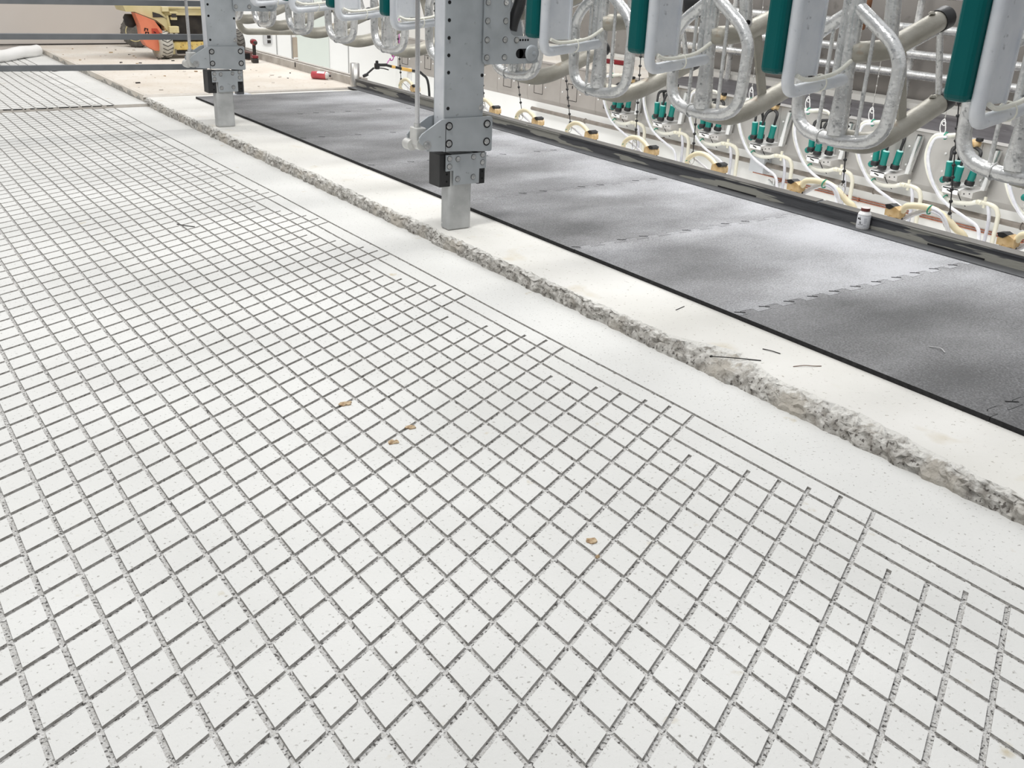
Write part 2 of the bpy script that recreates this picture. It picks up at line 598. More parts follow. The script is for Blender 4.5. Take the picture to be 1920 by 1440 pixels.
h1 = GW * 0.5 / S * SN * 1.15
for k in range(KMIN, KMAX):
    for j in range(JMIN, JMAX):
        a, b, c, d = gnode(k, j), gnode(k + 1, j), gnode(k + 1, j + 1), gnode(k, j + 1)
        ya = (a.y + c.y) / 2
        if ya > 15.58 or ya < -0.4:
            continue
        ek, ej = E2 * h1 * 1.12, E1 * h1 * 1.12
        # cell top, inset by half a groove on every side
        p = [a + ek + ej, b - ek + ej, c - ek - ej, d + ek - ej]
        block2([(q.x, q.y) for q in reversed(p)])
        # bridge over the part of the cross cut that was never made
        f = min(1.0, max(0.0, KE[j + 1] - k))
        if f < 1.0:
            s0 = max(f, h1 * 1.12)
            dk = E2
            p = [d + dk * s0 - ej, d + dk * (1 - h1 * 1.12) - ej, d + dk * (1 - h1 * 1.12) + ej, d + dk * s0 + ej]
            if s0 < 1 - h1 * 1.2:
                block2([(q.x, q.y) for q in reversed(p)])
# smooth strip between the last long cut and the step, and the far field beyond the grid
xs = gnode(KMAX, -60).x + 0.006
edgeL = gnode(KMIN, -60).x - 0.006
for (y0, y1, z) in ((-2.5, JOINT_Y, 0.0), (JOINT_Y, 15.62, 0.028)):
    n = max(2, int((y1 - y0) / 0.11))
    L = []
    for i in range(n + 1):
        y = y0 + (y1 - y0) * i / n
        jj = (ORG.y - y) / (S / SN) + KMAX * E2.y / (S / SN)
        L.append((gnode(KMAX, jj).x + GW * 0.5 + 0.0, y))
    poly_v = []
    for i in range(n):
        (xa, ya), (xb, yb) = L[i], L[i + 1]
        FL.add([(xa, ya, z), (CURB_X + 0.3, ya, z), (CURB_X + 0.3, yb, z), (xb, yb, z)], [(0, 1, 2, 3)], concrete)
        FL.add([(xa, ya, z), (xb, yb, z), (xb, yb, z - GD - .001), (xa, ya, z - GD - .001)], [(0, 1, 2, 3)], groove_m)
    FL.add([(-6, y0, z), (edgeL, y0, z), (edgeL, y1, z), (-6, y1, z)], [(0, 1, 2, 3)], concrete)
    # groove bottoms
    FL.add([(edgeL - 0.1, y0, z - GD), (xs + 0.1, y0, z - GD), (xs + 0.1, y1, z - GD), (edgeL - 0.1, y1, z - GD)], [(0, 1, 2, 3)], groove_b)
# riser where the farther slab sits a little higher
FL.add([(-6, JOINT_Y, -0.02), (CURB_X + 0.3, JOINT_Y, -0.02), (CURB_X + 0.3, JOINT_Y, 0.0275), (-6, JOINT_Y, 0.0275)], [(0, 1, 2, 3)], riser_con)
# slab underneath so the floor is a solid
FL.box((-1.45, 6.55, -0.1), (9.1, 18.2, 0.14), None, riser_con)
floor = structure(FL.build('floor', concrete, fix=False), 'pale grey concrete floor cut with a diamond grid of grooves', 'floor')

# ------------------------------------------------------------------ raised ledge with a broken edge
LE = MB()
r_e = random.Random(11)


def n1(t, seed):
    i = math.floor(t)
    f = t - i
    f = f * f * (3 - 2 * f)
    a = random.Random(i * 7919 + seed).random()
    b = random.Random((i + 1) * 7919 + seed).random()
    return a + (b - a) * f


def chip(y):
    w = 0.014 + 0.016 * n1(y * 2.1, 1) + 0.012 * n1(y * 9, 2) + 0.008 * n1(y * 31, 3)
    w += 0.085 * math.exp(-((y - 2.50) / 0.20) ** 2) + 0.045 * math.exp(-((y - 1.85) / 0.4) ** 2)
    if y > JOINT_Y:
        w = 0.02 + 0.02 * n1(y * 9, 2)
    return w


ys = []
y = -2.5
while y < JOINT_Y + 0.15:
    ys.append(y)
    y += 0.018 if y < 6 else 0.03
ledge_end = 10.35
rows = []
NPROF = 9
for y in ys:
    w = chip(y)
    base = CURB_X - 0.006 + 0.012 * n1(y * 14, 5) + 0.008 * n1(y * 50, 6)
    pr = []
    for i in range(NPROF):
        t = i / (NPROF - 1)
        ang = t * PI / 2
        x = base + w * 1.25 * (1 - math.cos(ang))
        z = (LEDGE_Z + 0.004) * math.sin(ang) ** 0.8 - 0.004 if t > 0 else -0.012
        if 0 < i < NPROF - 1:
            x += 0.011 * (n1(y * 43 + i * 9.1, 7) - 0.5) * 2
            z += 0.009 * (n1(y * 47 + i * 5.3, 8) - 0.5) * 2
        if i == NPROF - 1:
            z = LEDGE_Z
        pr.append((x, y, z))
    rows.append(pr)
TR = MB()
WORN = []
for a, b in zip(rows[:-1], rows[1:]):
    for i in range(NPROF - 1):
        TR.add([a[i], a[i + 1], b[i + 1], b[i]], [(0, 1, 2, 3)])
        WORN += [i / (NPROF - 1), (i + 1) / (NPROF - 1), (i + 1) / (NPROF - 1), i / (NPROF - 1)]
    LE.add([a[-1], (5.3, a[-1][1], LEDGE_Z), (5.3, b[-1][1], LEDGE_Z), b[-1]], [(0, 1, 2, 3)], ledge_con)
LE.add([(2.80, -2.5, LEDGE_Z), (5.3, -2.5, LEDGE_Z), (5.3, -2.5, -1.1), (2.80, -2.5, -1.1)], [(0, 1, 2, 3)], ledge_con)
LE.add([(5.3, -2.5, LEDGE_Z), (5.3, 15.6, LEDGE_Z), (5.3, 15.6, -1.1), (5.3, -2.5, -1.1)], [(0, 1, 2, 3)], white_wall)
def worn_material():
    m = bpy.data.materials.new('worn_step_edge')
    m.use_nodes = True
    nt = m.node_tree
    b = nt.nodes['Principled BSDF']
    b.inputs['Roughness'].default_value = 0.95
    geo = nt.nodes.new('ShaderNodeNewGeometry')
    at = nt.nodes.new('ShaderNodeAttribute')
    at.attribute_name = 'worn'

    def noise(sc, det):
        n = nt.nodes.new('ShaderNodeTexNoise')
        n.inputs['Scale'].default_value = sc
        n.inputs['Detail'].default_value = det
        nt.links.new(geo.outputs['Position'], n.inputs['Vector'])
        return n.outputs['Fac']

    def rng(v, a, c):
        r_ = nt.nodes.new('ShaderNodeMapRange')
        r_.inputs['From Min'].default_value = a
        r_.inputs['From Max'].default_value = c
        nt.links.new(v, r_.inputs['Value'])
        return r_.outputs['Result']

    def mix(f, a, c):
        x = nt.nodes.new('ShaderNodeMix')
        x.data_type = 'RGBA'
        nt.links.new(f, x.inputs['Factor'])
        for sk, v in ((x.inputs['A'], a), (x.inputs['B'], c)):
            if isinstance(v, tuple):
                sk.default_value = (*v, 1)
            else:
                nt.links.new(v, sk)
        return x.outputs['Result']

    def math_(op, a, c):
        x = nt.nodes.new('ShaderNodeMath')
        x.operation = op
        for k, v in enumerate((a, c)):
            if isinstance(v, (int, float)):
                x.inputs[k].default_value = v
            else:
                nt.links.new(v, x.inputs[k])
        return x.outputs[0]
    agg = mix(rng(noise(26, 9), 0.36, 0.64), (0.25, 0.235, 0.21), (0.60, 0.585, 0.55))
    agg = mix(rng(noise(70, 4), 0.56, 0.66), agg, (0.10, 0.09, 0.08))
    agg = mix(rng(noise(5, 4), 0.5, 0.66), agg, (0.45, 0.42, 0.37))
    t = math_('ADD', at.outputs['Fac'], math_('MULTIPLY', math_('SUBTRACT', noise(38, 6), 0.5), 1.5))
    nt.links.new(mix(rng(t, 0.55, 0.85), agg, (0.68, 0.67, 0.635)), b.inputs['Base Color'])
    bp = nt.nodes.new('ShaderNodeBump')
    bp.inputs['Strength'].default_value = 0.9
    bp.inputs['Distance'].default_value = 0.012
    nt.links.new(noise(60, 6), bp.inputs['Height'])
    nt.links.new(bp.outputs[0], b.inputs['Normal'])
    return m


rough_edge = worn_material()
tro = TR.build('trim_1', rough_edge, fix=False)
wa = tro.data.attributes.new('worn', 'FLOAT', 'POINT')
for vi in range(len(tro.data.vertices)):
    wa.data[vi].value = WORN[vi]
structure(tro, 'rough broken concrete edge of the raised ledge', 'step edge')
structure(LE.build('floor', ledge_con, fix=False), 'smooth raised concrete ledge beside the grooved floor', 'ledge')
FB = MB()
FZ = 0.092
FB.box(((2.762 + 5.3) / 2, (ledge_end + 15.62) / 2, FZ - 0.05), (5.3 - 2.762, 15.62 - ledge_end, 0.1), None, sand_con)
FB.add([(2.75, JOINT_Y + 0.12, LEDGE_Z), (5.2, ledge_end, LEDGE_Z), (5.2, ledge_end + 0.004, FZ + .0005), (2.77, ledge_end - 0.002, FZ + .0005)], [(0, 1, 2, 3)], riser_con)
structure(FB.build('floor', sand_con), 'sand coloured dusty ledge floor beyond the mats', 'floor')
TB = MB()
rows = []
y = ledge_end
while y < 15.6:
    w = 0.015 + 0.03 * n1(y * 6, 21)
    rows.append([(2.754 + 0.008 * n1(y * 12, 22), y, 0.02), (2.752 + w * 0.4, y, 0.07 + 0.01 * n1(y * 20, 23)), (2.76 + w, y, FZ + 0.001)])
    y += 0.05
for a, b in zip(rows[:-1], rows[1:]):
    for i in range(2):
        TB.add([a[i], a[i + 1], b[i + 1], b[i]], [(0, 1, 2, 3)], rough_con)
structure(TB.build('trim_2', rough_con, fix=False), 'rough far edge of the ledge', 'step edge')

# ------------------------------------------------------------------ kerb at the pit
KB = MB()
KB.box((5.045, 4.0, 0.0925), (0.11, 12.74, 0.007), None, dark_steel)       # flat strip on the deck
KB.prism([(5.098, 0.09), (5.098, 0.163), (5.085, 0.163), (5.085, 0.172), (5.150, 0.178), (5.150, 0.171), (5.106, 0.166), (5.106, 0.09)], -2.4, 10.36, 'XZ', kerb_paint)
KB.box((5.129, 4.0, 0.12), (0.042, 12.7, 0.09), None, kerb_con)
KB.prism([(5.083, 0.1725), (5.152, 0.1785), (5.152, 0.182), (5.083, 0.176)], -2.4, 3.9, 'XZ', kerb_top)
KB.prism([(5.083, 0.1725), (5.152, 0.1785), (5.152, 0.182), (5.083, 0.176)], 3.925, 7.05, 'XZ', kerb_top)
KB.prism([(5.083, 0.1725), (5.152, 0.1785), (5.152, 0.182), (5.083, 0.176)], 7.075, 10.36, 'XZ', kerb_top)
for yy in (1.2, 2.35, 2.95, 4.6):
    KB.box((5.0965, yy, 0.101), (0.004, 0.35, 0.009), None, black_m)
structure(KB.build('trim_3', kerb_paint), 'dark painted steel kerb with flaking paint along the pit', 'kerb')
KC = MB()
KC.box((5.19, 13.0, 0.13), (0.14, 5.2, 0.1), None, kerb_con, 0.008)
KC.box((5.165, 13.0, 0.182), (0.03, 5.2, 0.01), None, pipe_brown)
KC.box((5.117, 12.1, 0.15), (0.008, 0.012, 0.06), None, hole_shade_m)
structure(KC.build('trim_4', kerb_con), 'bare concrete kerb beyond the steel one', 'kerb')

# ------------------------------------------------------------------ rubber mats


def seam(y, n=11, x0=3.205, x1=4.99, w=0.0):
    """puzzle edge: list of (x,y) from x0 to x1."""
    pts = [(x0, y)]
    p = (x1 - x0) / n
    t = 0.042
    for i in range(n):
        a = x0 + p * i
        b0, b1 = a + p * 0.30, a + p * 0.70
        pts += [(b0, y), (b0 - 0.014, y + t * 0.25), (b0 - 0.012, y + t * 0.8), (b0 + 0.004, y + t), (b1 - 0.004, y + t), (b1 + 0.012, y + t * 0.8), (b1 + 0.014, y + t * 0.25), (b1, y)]
    pts.append((x1, y))
    return pts


seams = [-2.0, -0.78, 0.40, 1.59, 2.78, 3.965, 5.15, 6.34, 7.53, 8.72, 10.10]
mat_words = ['', '', 'cut off by the lower right corner of view', 'darker one right of the long crooked seam',
             'pale and dusty, with the white bottle at its far side', 'lying just right of the nearer support post leg',
             'first behind the nearer post leg', 'second behind the nearer post leg', 'third behind the nearer post leg', 'farthest, ending at the bare sandy floor']
dustv = [0.0, 0.0, -0.03, -0.04, 0.26, 0.14, 0.08, 0.08, 0.06, 0.06]
mbox = None
for i in range(len(seams) - 1):
    if i < 2:
        continue
    a, b = seam(seams[i]), seam(seams[i + 1])
    if i == len(seams) - 2:
        b = [(3.205, seams[i + 1]), (4.99, seams[i + 1])]
    g = 0.0012
    lo = [(x, yy + g) for x, yy in a]
    hi = [(x, yy - g) for x, yy in b]
    lo[0] = (3.205 + r_e.uniform(-0.004, 0.004), lo[0][1])
    poly = lo + list(reversed(hi))
    org = Vector((4.1, (seams[i] + seams[i + 1]) / 2, LEDGE_Z))
    mb = MB(org)
    n = len(poly)
    z0, z1 = LEDGE_Z + 0.0005, 0.0905
    mb.add([(x, yy, z1) for x, yy in poly], [tuple(range(n))], mat_m)
    eg = MB(org)
    for q in range(n):
        r = (q + 1) % n
        (ax, ay), (bx, by) = poly[q], poly[r]
        eg.add([(ax, ay, z0), (bx, by, z0), (bx, by, z1), (ax, ay, z1)], [(0, 1, 2, 3)], mat_edge)
    eg.add([(x, yy, z0) for x, yy in reversed(poly)], [tuple(range(n))], mat_edge)
    # small cut slots left at the seam teeth
    if i >= 3:
        p = (4.99 - 3.205) / 11
        for q in range(11):
            if r_e.random() < (1.0 if i == 4 else 0.5):
                cx = 3.205 + p * q + p * 0.22
                mb.box((cx, seams[i] + 0.030 + r_e.uniform(0, .01), z1 + 0.0006), (0.05, 0.009, 0.001), Matrix.Rotation(-0.6, 3, 'Z'), hole_shade_m)
    o = mb.build('rubber_mat', mat_m, fix=False)
    o['dust'] = dustv[i]
    eg.build('edge', mat_edge, o, fix=False)['label'] = 'black cut edge'
    tag(o, 'grey interlocking rubber mat, ' + mat_words[i], 'mat', 'interlocking rubber mats on the deck')

# ------------------------------------------------------------------ pit and walls
PT = MB()
PT.box((6.85, 6.5, -1.13), (3.6, 18.5, 0.06), None, white_wall)
structure(PT.build('floor', white_wall), 'pale floor of the milking pit', 'floor')
PW = MB()
PW.box((8.53, 6.5, -0.55), (0.2, 18.5, 1.2), None, white_wall)
structure(PW.build('wall_right', white_wall), 'white wall on the far side of the pit', 'wall')
FD = MB()
FD.box((9.7, 6.5, 0.0), (2.4, 18.5, 0.18), None, sand_con)
structure(FD.build('floor', sand_con), 'far deck floor of cream concrete', 'floor')
FK = MB()
FK.box((10.38, 6.5, 0.13), (0.34, 18.5, 0.10), None, mat('cream_upstand', (0.66, 0.64, 0.6), (0.72, 0.71, 0.67), 0.8, scale=2))
structure(FK.build('trim_5', None), 'cream concrete upstand along the far deck', 'upstand')
WR = MB()
WR.box((10.68, 6.5, 1.2), (0.2, 18.6, 2.5), None, grey_wall)
structure(WR.build('wall_right', grey_wall), 'grey brown wall behind the far deck', 'wall')
WB = MB()
WB.box((-0.4, 15.72, 1.5), (11.3, 0.2, 3.2), None, beige_wall)
WB.box((0.0, 15.61, 0.105), (10.2, 0.012, 0.012), None, dark_m)
for sx in (-3.0, 1.9):
    WB.box((sx, 15.618, 1.5), (0.012, 0.004, 2.9), None, riser_con)
structure(WB.build('wall_back', beige_wall), 'beige wall at the far end of the hall', 'wall')
WW = MB()
WW.box((7.95, 15.72, 0.6), (5.4, 0.2, 3.5), None, white_wall)
for sx in (6.31, 6.56, 7.20, 7.55, 8.6):
    WW.box((sx, 15.617, 0.5), (0.014, 0.01, 3.2), None, mat('panel_joint', (0.35, 0.35, 0.34), None, 0.7))
structure(WW.build('wall_back', white_wall), 'white panelled end wall of the pit', 'wall')
dr = MB((6.9, 15.6, -1.1))
dr.box((6.915, 15.605, 0.2), (0.56, 0.02, 2.6), None, pale_green)
d_o = structure(dr.build('door_1', pale_green), 'pale green door panel in the white end wall', 'door')
db = MB((6.9, 15.6, -1.1))
db.box((6.61, 15.603, -0.20), (0.075, 0.02, 0.75), None, brown_m)
db.box((6.61, 15.592, -0.14), (0.07, 0.006, 0.02), None, white_pl)
db.build('door_gap', brown_m, d_o)
sk = MB((6.16, 15.6, 0.13))
sk.box((6.16, 15.605, 0.15), (0.14, 0.03, 0.15), None, mat('socket_grey', (0.55, 0.55, 0.55), None, 0.5), 0.006)
so = tag(sk.build('wall_socket', None), 'grey double socket box on the white end wall', 'socket')
for zz in (0.115, 0.185):
    q = MB((6.16, 15.6, 0.13))
    q.box((6.175, 15.588, zz), (0.055, 0.008, 0.045), None, dark_m)
    q.build('outlet', dark_m, so)

# far side cladding: steel skirt panels
Y_ST = [4.83 + 0.762 * n for n in range(-1, 7)]           # milking stations on the far side
for i in range(-3, 14):
    yc = 5.21 + 0.762 * i
    if yc < 2.5 or yc > 15.2:
        continue
    far = yc > 9.75
    m_ = stain_dull if far else stainless
    root_org = Vector((8.41, yc, -0.285))
    p = MB(root_org)
    p.prism([(8.40, 0.180), (8.385, 0.186), (8.55, 0.186), (8.55, 0.176), (8.412, 0.176), (8.412, -0.285), (8.47, -0.40), (8.46, -0.404), (8.40, -0.288)],
            yc - 0.379, yc + 0.379, 'XZ', m_)
    if far:
        wd = {0: 'nearest to the last teat cups', 1: 'second left of the last teat cups', 2: 'third left of the last teat cups'}
        lab = 'dull steel skirt panel with access door, %s to the left of the last teat cups' % ORD[min(11, i - 6)]
    else:
        k = i + 1
        lab = 'bright steel skirt panel behind teat cups, %s from the right edge' % ORD[max(0, k)]
    o = tag(p.build('skirt_panel', m_), lab, 'panel', 'steel skirt panels along the far side of the pit')
    for (dy, z) in ((-0.05, 0.03), (-0.05, -0.13), (0.33, 0.03), (0.33, -0.14)):
        st = MB(root_org)
        st.lathe([(0.012, 0), (0.011, 0.004), (0.006, 0.009)], (8.398, yc + dy, z), (-1, 0, 0), 10, white_pl)
        st.build('rivet', white_pl, o)
    if far:
        a = MB(root_org)
        yy = yc + 0.12
        for (u0, z0_, u1, z1_) in ((-0.1, -0.02, 0.1, -0.02), (-0.1, -0.23, 0.1, -0.23), (-0.1, -0.23, -0.1, -0.02), (0.1, -0.23, 0.1, -0.02)):
            a.cyl((8.398, yy + u0, z0_), (8.398, yy + u1, z1_), 0.003, 6, hole_shade_m)
        a.box((8.397, yy, -0.055), (0.005, 0.014, 0.035), None, hole_shade_m)
        a.build('access_door', hole_shade_m, o)

cd = MB((8.34, 5.0, -0.43))
cd.tube([(8.36, 0.0, -0.435), (8.36, 11.5, -0.435)], 0.026, 12, pipe_brown)
for yy in [1.3 + 1.5 * k for k in range(7)]:
    cd.ring((8.36, yy, -0.435), (0, 1, 0), 0.028, 0.007, 14, 6, pipe_brown)
    cd.box((8.405, yy, -0.435), (0.046, 0.02, 0.02), None, pipe_brown)
tag(cd.build('conduit', pipe_brown), 'long brown conduit running under the far steel panels', 'pipe')
for dz, w in ((-0.560, 'upper'), (-0.582, 'lower')):
    cp = MB((8.4, 4.0, dz))
    cp.cyl((8.420, 0.5, dz), (8.420, 7.4 - (0 if w == 'upper' else 0.3), dz), 0.0065, 10, copper)
    for yy in (2.6, 4.3, 6.0, 7.0):
        cp.box((8.420, yy, dz), (0.018, 0.02, 0.018), None, copper)
    tag(cp.build('copper_pipe', copper), '%s of two thin copper pipes on the white pit wall' % w, 'pipe', 'copper pipes on the pit wall')

# far deck mat, rails
fm = MB((9.3, 4.0, 0.09))
fm.box((9.38, 3.9, 0.105), (1.62, 12.2, 0.03), None, mat('dark_far_mat', (0.065, 0.06, 0.066), (0.115, 0.11, 0.118), 0.45, scale=3, detail=7, bump=0.5, bscale=30,
       c3=(0.42, 0.41, 0.42), c3scale=8, c3lo=0.68, c3hi=0.74, stretch=(1.5, 0.6, 1)))
tag(fm.build('rubber_mat', None), 'dark rubber mat on the far deck behind the teat cups', 'mat')

FR = thing('rump_rail', (9.9, 2.0, 0.14), 'galvanised three pipe rail standing on the far deck before the grey wall', 'railing')
FRZ = (0.49, 0.70, 0.97)
XR = 10.1
for z in FRZ:
    q = MB((9.9, 2.0, 0.14))
    q.cyl((XR, -1.0, z), (XR, 11.0, z), 0.046, 14)
    q.build('pipe', galv_tube, FR)
q = MB((9.9, 2.0, 0.14))
q.cyl((XR, -1, 1.30), (XR, 11, 1.30), 0.03, 12)
q.build('pipe', galv_tube, FR)
for k in range(9):
    yy = 0.15 + 1.35 * k
    q = MB((9.9, 2.0, 0.14))
    q.cyl((XR + 0.06, yy, 0.12), (XR + 0.06, yy, 2.0), 0.04, 12)
    q.build('post', galv_tube, FR)
for z in (0.60, 0.83):
    q = MB((9.9, 2.0, 0.14))
    q.box((XR + 0.09, 3.86, z), (0.02, 0.45, 0.15), None, black_m, 0.005)
    q.build('rubber_flap', black_m, FR)['label'] = 'black rubber flap'

# ------------------------------------------------------------------ support posts
LEAN = (0.0, 0.0)


def bolts(root, pts, axis, r, parent_org, washer=True, name='bolt', material=bolt_m, ring_shade_m=None):
    for p in pts:
        b = MB(parent_org)
        b.bolt(p, axis, r, r * 0.8, washer, material)
        if ring_shade_m:  # dark ring; around the small bolts it paints their shadow outline
            b.ring(Vector(p) + Vector(axis) * 0.002, axis, r * 1.5, r * (0.28 if r > 0.012 else 0.12), 20, 6, ring_shade_m)
        b.build(name, material, root)


def make_post(y, label, dz):
    """front face of the wide plates looks towards -Y."""
    o = Vector((3.0, y, LEDGE_Z))
    F = y - 0.075                     # plane of the front face
    root = thing('support_post', o + Vector((-0.075, 0, dz)), label, 'post', 'galvanised lifting posts on the ledge')
    # leg
    q = MB(o)
    q.box((2.985, y - 0.028, 0.27 - dz / 2), (0.15, 0.085, 0.40 + dz), None, lower_leg, 0.012)
    q.build('leg', lower_leg, root)
    # column: open channel
    x0, x1, zt = 2.872, 3.117, 2.05
    q = MB(o)
    q.box(((x0 + x1) / 2, F + 0.004, (0.50 + zt) / 2), (x1 - x0, 0.008, zt - 0.50), None, galv)
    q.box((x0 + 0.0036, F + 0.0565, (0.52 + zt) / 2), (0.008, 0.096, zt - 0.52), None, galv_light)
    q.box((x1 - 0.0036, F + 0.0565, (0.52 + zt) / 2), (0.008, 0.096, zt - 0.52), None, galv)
    q.box(((x0 + x1) / 2, F + 0.108, (0.50 + zt) / 2), (x1 - x0, 0.008, zt - 0.50), None, galv)
    for z in [0.728] + [0.912 + 0.0866 * k for k in range(13)]:
        q.cyl((x0 + 0.022, F - 0.0008, z), (x0 + 0.022, F + 0.002, z), 0.0095, 14, hole_shade_m)
    q.cyl((x1 - 0.012, F - 0.0008, 0.893), (x1 - 0.012, F + 0.002, 0.893), 0.0095, 14, hole_shade_m)
    q.build('column', galv, root)
    # gusset plates with the cylinder lug
    for (fy, nm) in ((F - 0.011, 'gusset_plate'), (F + 0.122, 'gusset_plate')):
        q = MB(o)
        poly = [(2.735, 0.545), (2.715, 0.56), (2.712, 0.585), (2.73, 0.605), (2.845, 0.672), (2.87, 0.677), (3.162, 0.677), (3.172, 0.667), (3.172, 0.495), (3.162, 0.488), (2.76, 0.512)]
        q.prism(poly, fy - 0.005, fy + 0.005, 'XZ', galv)
        if nm == 'gusset_plate' and fy < y:
            q.box((2.873, fy - 0.0055, 0.575), (0.003, 0.001, 0.15), None, hole_shade_m)
        g = q.build('gusset_plate', galv, root)
        if fy < y:
            bolts(g, [(2.893, fy - 0.005, 0.638), (2.893, fy - 0.005, 0.545), (3.136, fy - 0.005, 0.638), (3.136, fy - 0.005, 0.542)], (0, -1, 0), 0.0125, o, True, 'bolt', bolt_m, hole_shade_m)
            bolts(g, [(2.758, fy - 0.005, 0.545)], (0, -1, 0), 0.017, o, True, 'pivot_bolt')
    bolts(root, [(x1 - 0.012, F, 0.725)], (0, -1, 0), 0.0115, o)
    # hydraulic ram: rod, nut and clevis
    q = MB(o)
    q.cyl((2.738, y - 0.02, 0.60), (2.738, y - 0.02, 2.0), 0.0125, 16)
    ram = q.build('ram_rod', rod_m, root)
    q = MB(o)
    q.tube([(2.738, y - 0.02, 0.628), (2.738, y - 0.02, 0.652)], 0.021, 6)
    q.build('lock_nut', bolt_m, ram)
    q = MB(o)
    q.box((2.742, y - 0.02, 0.585), (0.062, 0.075, 0.092), None, alu_m, 0.006)
    q.cyl((2.745, y - 0.062, 0.545), (2.745, y + 0.022, 0.545), 0.032, 18)
    q.build('clevis', alu_m, root)
    q = MB(o)
    q.cyl((2.718, y - 0.005, 0.535), (2.718, y + 0.06, 0.535), 0.03, 18)
    q.build('roller', alu_m, root)
    # sliding shoe: plate, black blocks
    fy = F - 0.006
    q = MB(o)
    q.prism([(2.882, 0.482), (3.142, 0.482), (3.142, 0.395), (3.098, 0.395), (3.098, 0.315), (2.93, 0.315), (2.93, 0.395), (2.882, 0.395)], fy - 0.004, fy + 0.004, 'XZ', galv)
    q.box((2.978, y, 0.40), (0.19, 0.12, 0.16), None, galv)
    s = q.build('shoe_plate', galv, root)
    bolts(s, [(2.903, fy - 0.004, 0.462), (2.903, fy - 0.004, 0.42), (2.957, fy - 0.004, 0.457), (3.058, fy - 0.004, 0.462), (3.118, fy - 0.004, 0.47), (3.118, fy - 0.004, 0.428), (2.957, fy - 0.004, 0.348), (3.058, fy - 0.004, 0.352)], (0, -1, 0), 0.0095, o, True, 'bolt', bolt_m, hole_shade_m)
    for (cx, w) in ((2.888, 0.075), (3.12, 0.052)):
        q = MB(o)
        q.box((cx, y - 0.012, 0.395), (w, 0.115, 0.178), None, black_m, 0.003)
        for z in (0.335, 0.375):
            q.cyl((cx + 0.008, y - 0.0705, z), (cx + 0.008, y - 0.068, z), 0.006, 12, hole_shade_m)
        q.build('slide_block', black_m, root)['label'] = 'black plastic slide block'
    # bracket that carries the stall fronts
    fy = F - 0.012
    q = MB(o)
    q.prism([(3.10, 2.0), (3.258, 2.0), (3.262, 1.135), (3.275, 1.105), (3.30, 1.092), (3.46, 1.092), (3.476, 1.07), (3.478, 0.985), (3.455, 0.955), (3.43, 0.95), (3.115, 0.95), (3.10, 0.965)], fy - 0.005, fy + 0.005, 'XZ', galv)
    b = q.build('bracket_plate', galv, root)
    bolts(b, [(3.12, fy - 0.005, z) for z in (0.985, 1.075, 1.17, 1.262, 1.36)] + [(3.235, fy - 0.005, z) for z in (0.985, 1.075, 1.17, 1.262, 1.36)] + [(3.31, fy - 0.005, 1.073)], (0, -1, 0), 0.0098, o, True, 'bolt', bolt_m, hole_shade_m)
    q = MB(o)
    for k in range(4):
        h = MB(o)
        h.cyl((3.335 + 0.017 * k, fy - 0.0062, 1.073), (3.335 + 0.017 * k, fy - 0.004, 1.073), 0.006, 10)
        h.build('adjuster_hole', hole_shade_m, b)
    q.box((3.355, fy - 0.0056, 1.003), (0.045, 0.002, 0.05), None, hole_shade_m)
    q.cyl((3.335, fy - 0.0066, 1.003), (3.335, fy - 0.0045, 1.003), 0.025, 16)
    q.build('slot', hole_shade_m, b)
    q = MB(o)
    q.lathe([(0.045, 0), (0.045, 0.006), (0.03, 0.007)], (3.415, fy - 0.005, 1.003), (0, -1, 0), 22)
    q.bolt((3.428, fy - 0.012, 1.003), (0, -1, 0), 0.012, 0.009, False)
    q.build('roller_washer', galv, b)
    # back plate and bent black hose behind the bracket
    q = MB(o)
    q.prism([(3.10, 0.96), (3.10, 2.0), (3.24, 2.0), (3.26, 1.30), (3.42, 1.24), (3.47, 1.05), (3.42, 0.96)], y + 0.06, y + 0.07, 'XZ', galv)
    q.box((3.28, y + 0.01, 1.9), (0.36, 0.09, 0.09), None, galv)
    q.build('back_plate', galv, root)
    q = MB(o)
    q.tube(smooth_path([(3.305, y - 0.045, 1.12), (3.318, y - 0.045, 1.17), (3.352, y - 0.045, 1.25), (3.36, y - 0.045, 1.33), (3.34, y - 0.045, 1.42), (3.26, y - 0.04, 1.55)], 8), 0.032, 12)
    q.build('hydraulic_hose', black_m, root)['label'] = 'black bent hydraulic hose'
    return root


make_post(4.715, 'nearer galvanised lifting post standing on the ledge at the centre of view', 0.013)
make_post(8.46, 'farther galvanised lifting post standing on the ledge beside the gate rails', 0.045)

# header beam that ties the stall fronts together above the view
hb = MB((3.42, 5.5, 1.95))
hb.box((3.42, 5.3, 1.96), (0.1, 9.6, 0.1), None, galv)
hbo = tag(hb.build('header_beam', galv), 'galvanised square beam carrying the stall gates above the posts', 'beam')

# ------------------------------------------------------------------ stall gates
X0 = 3.4


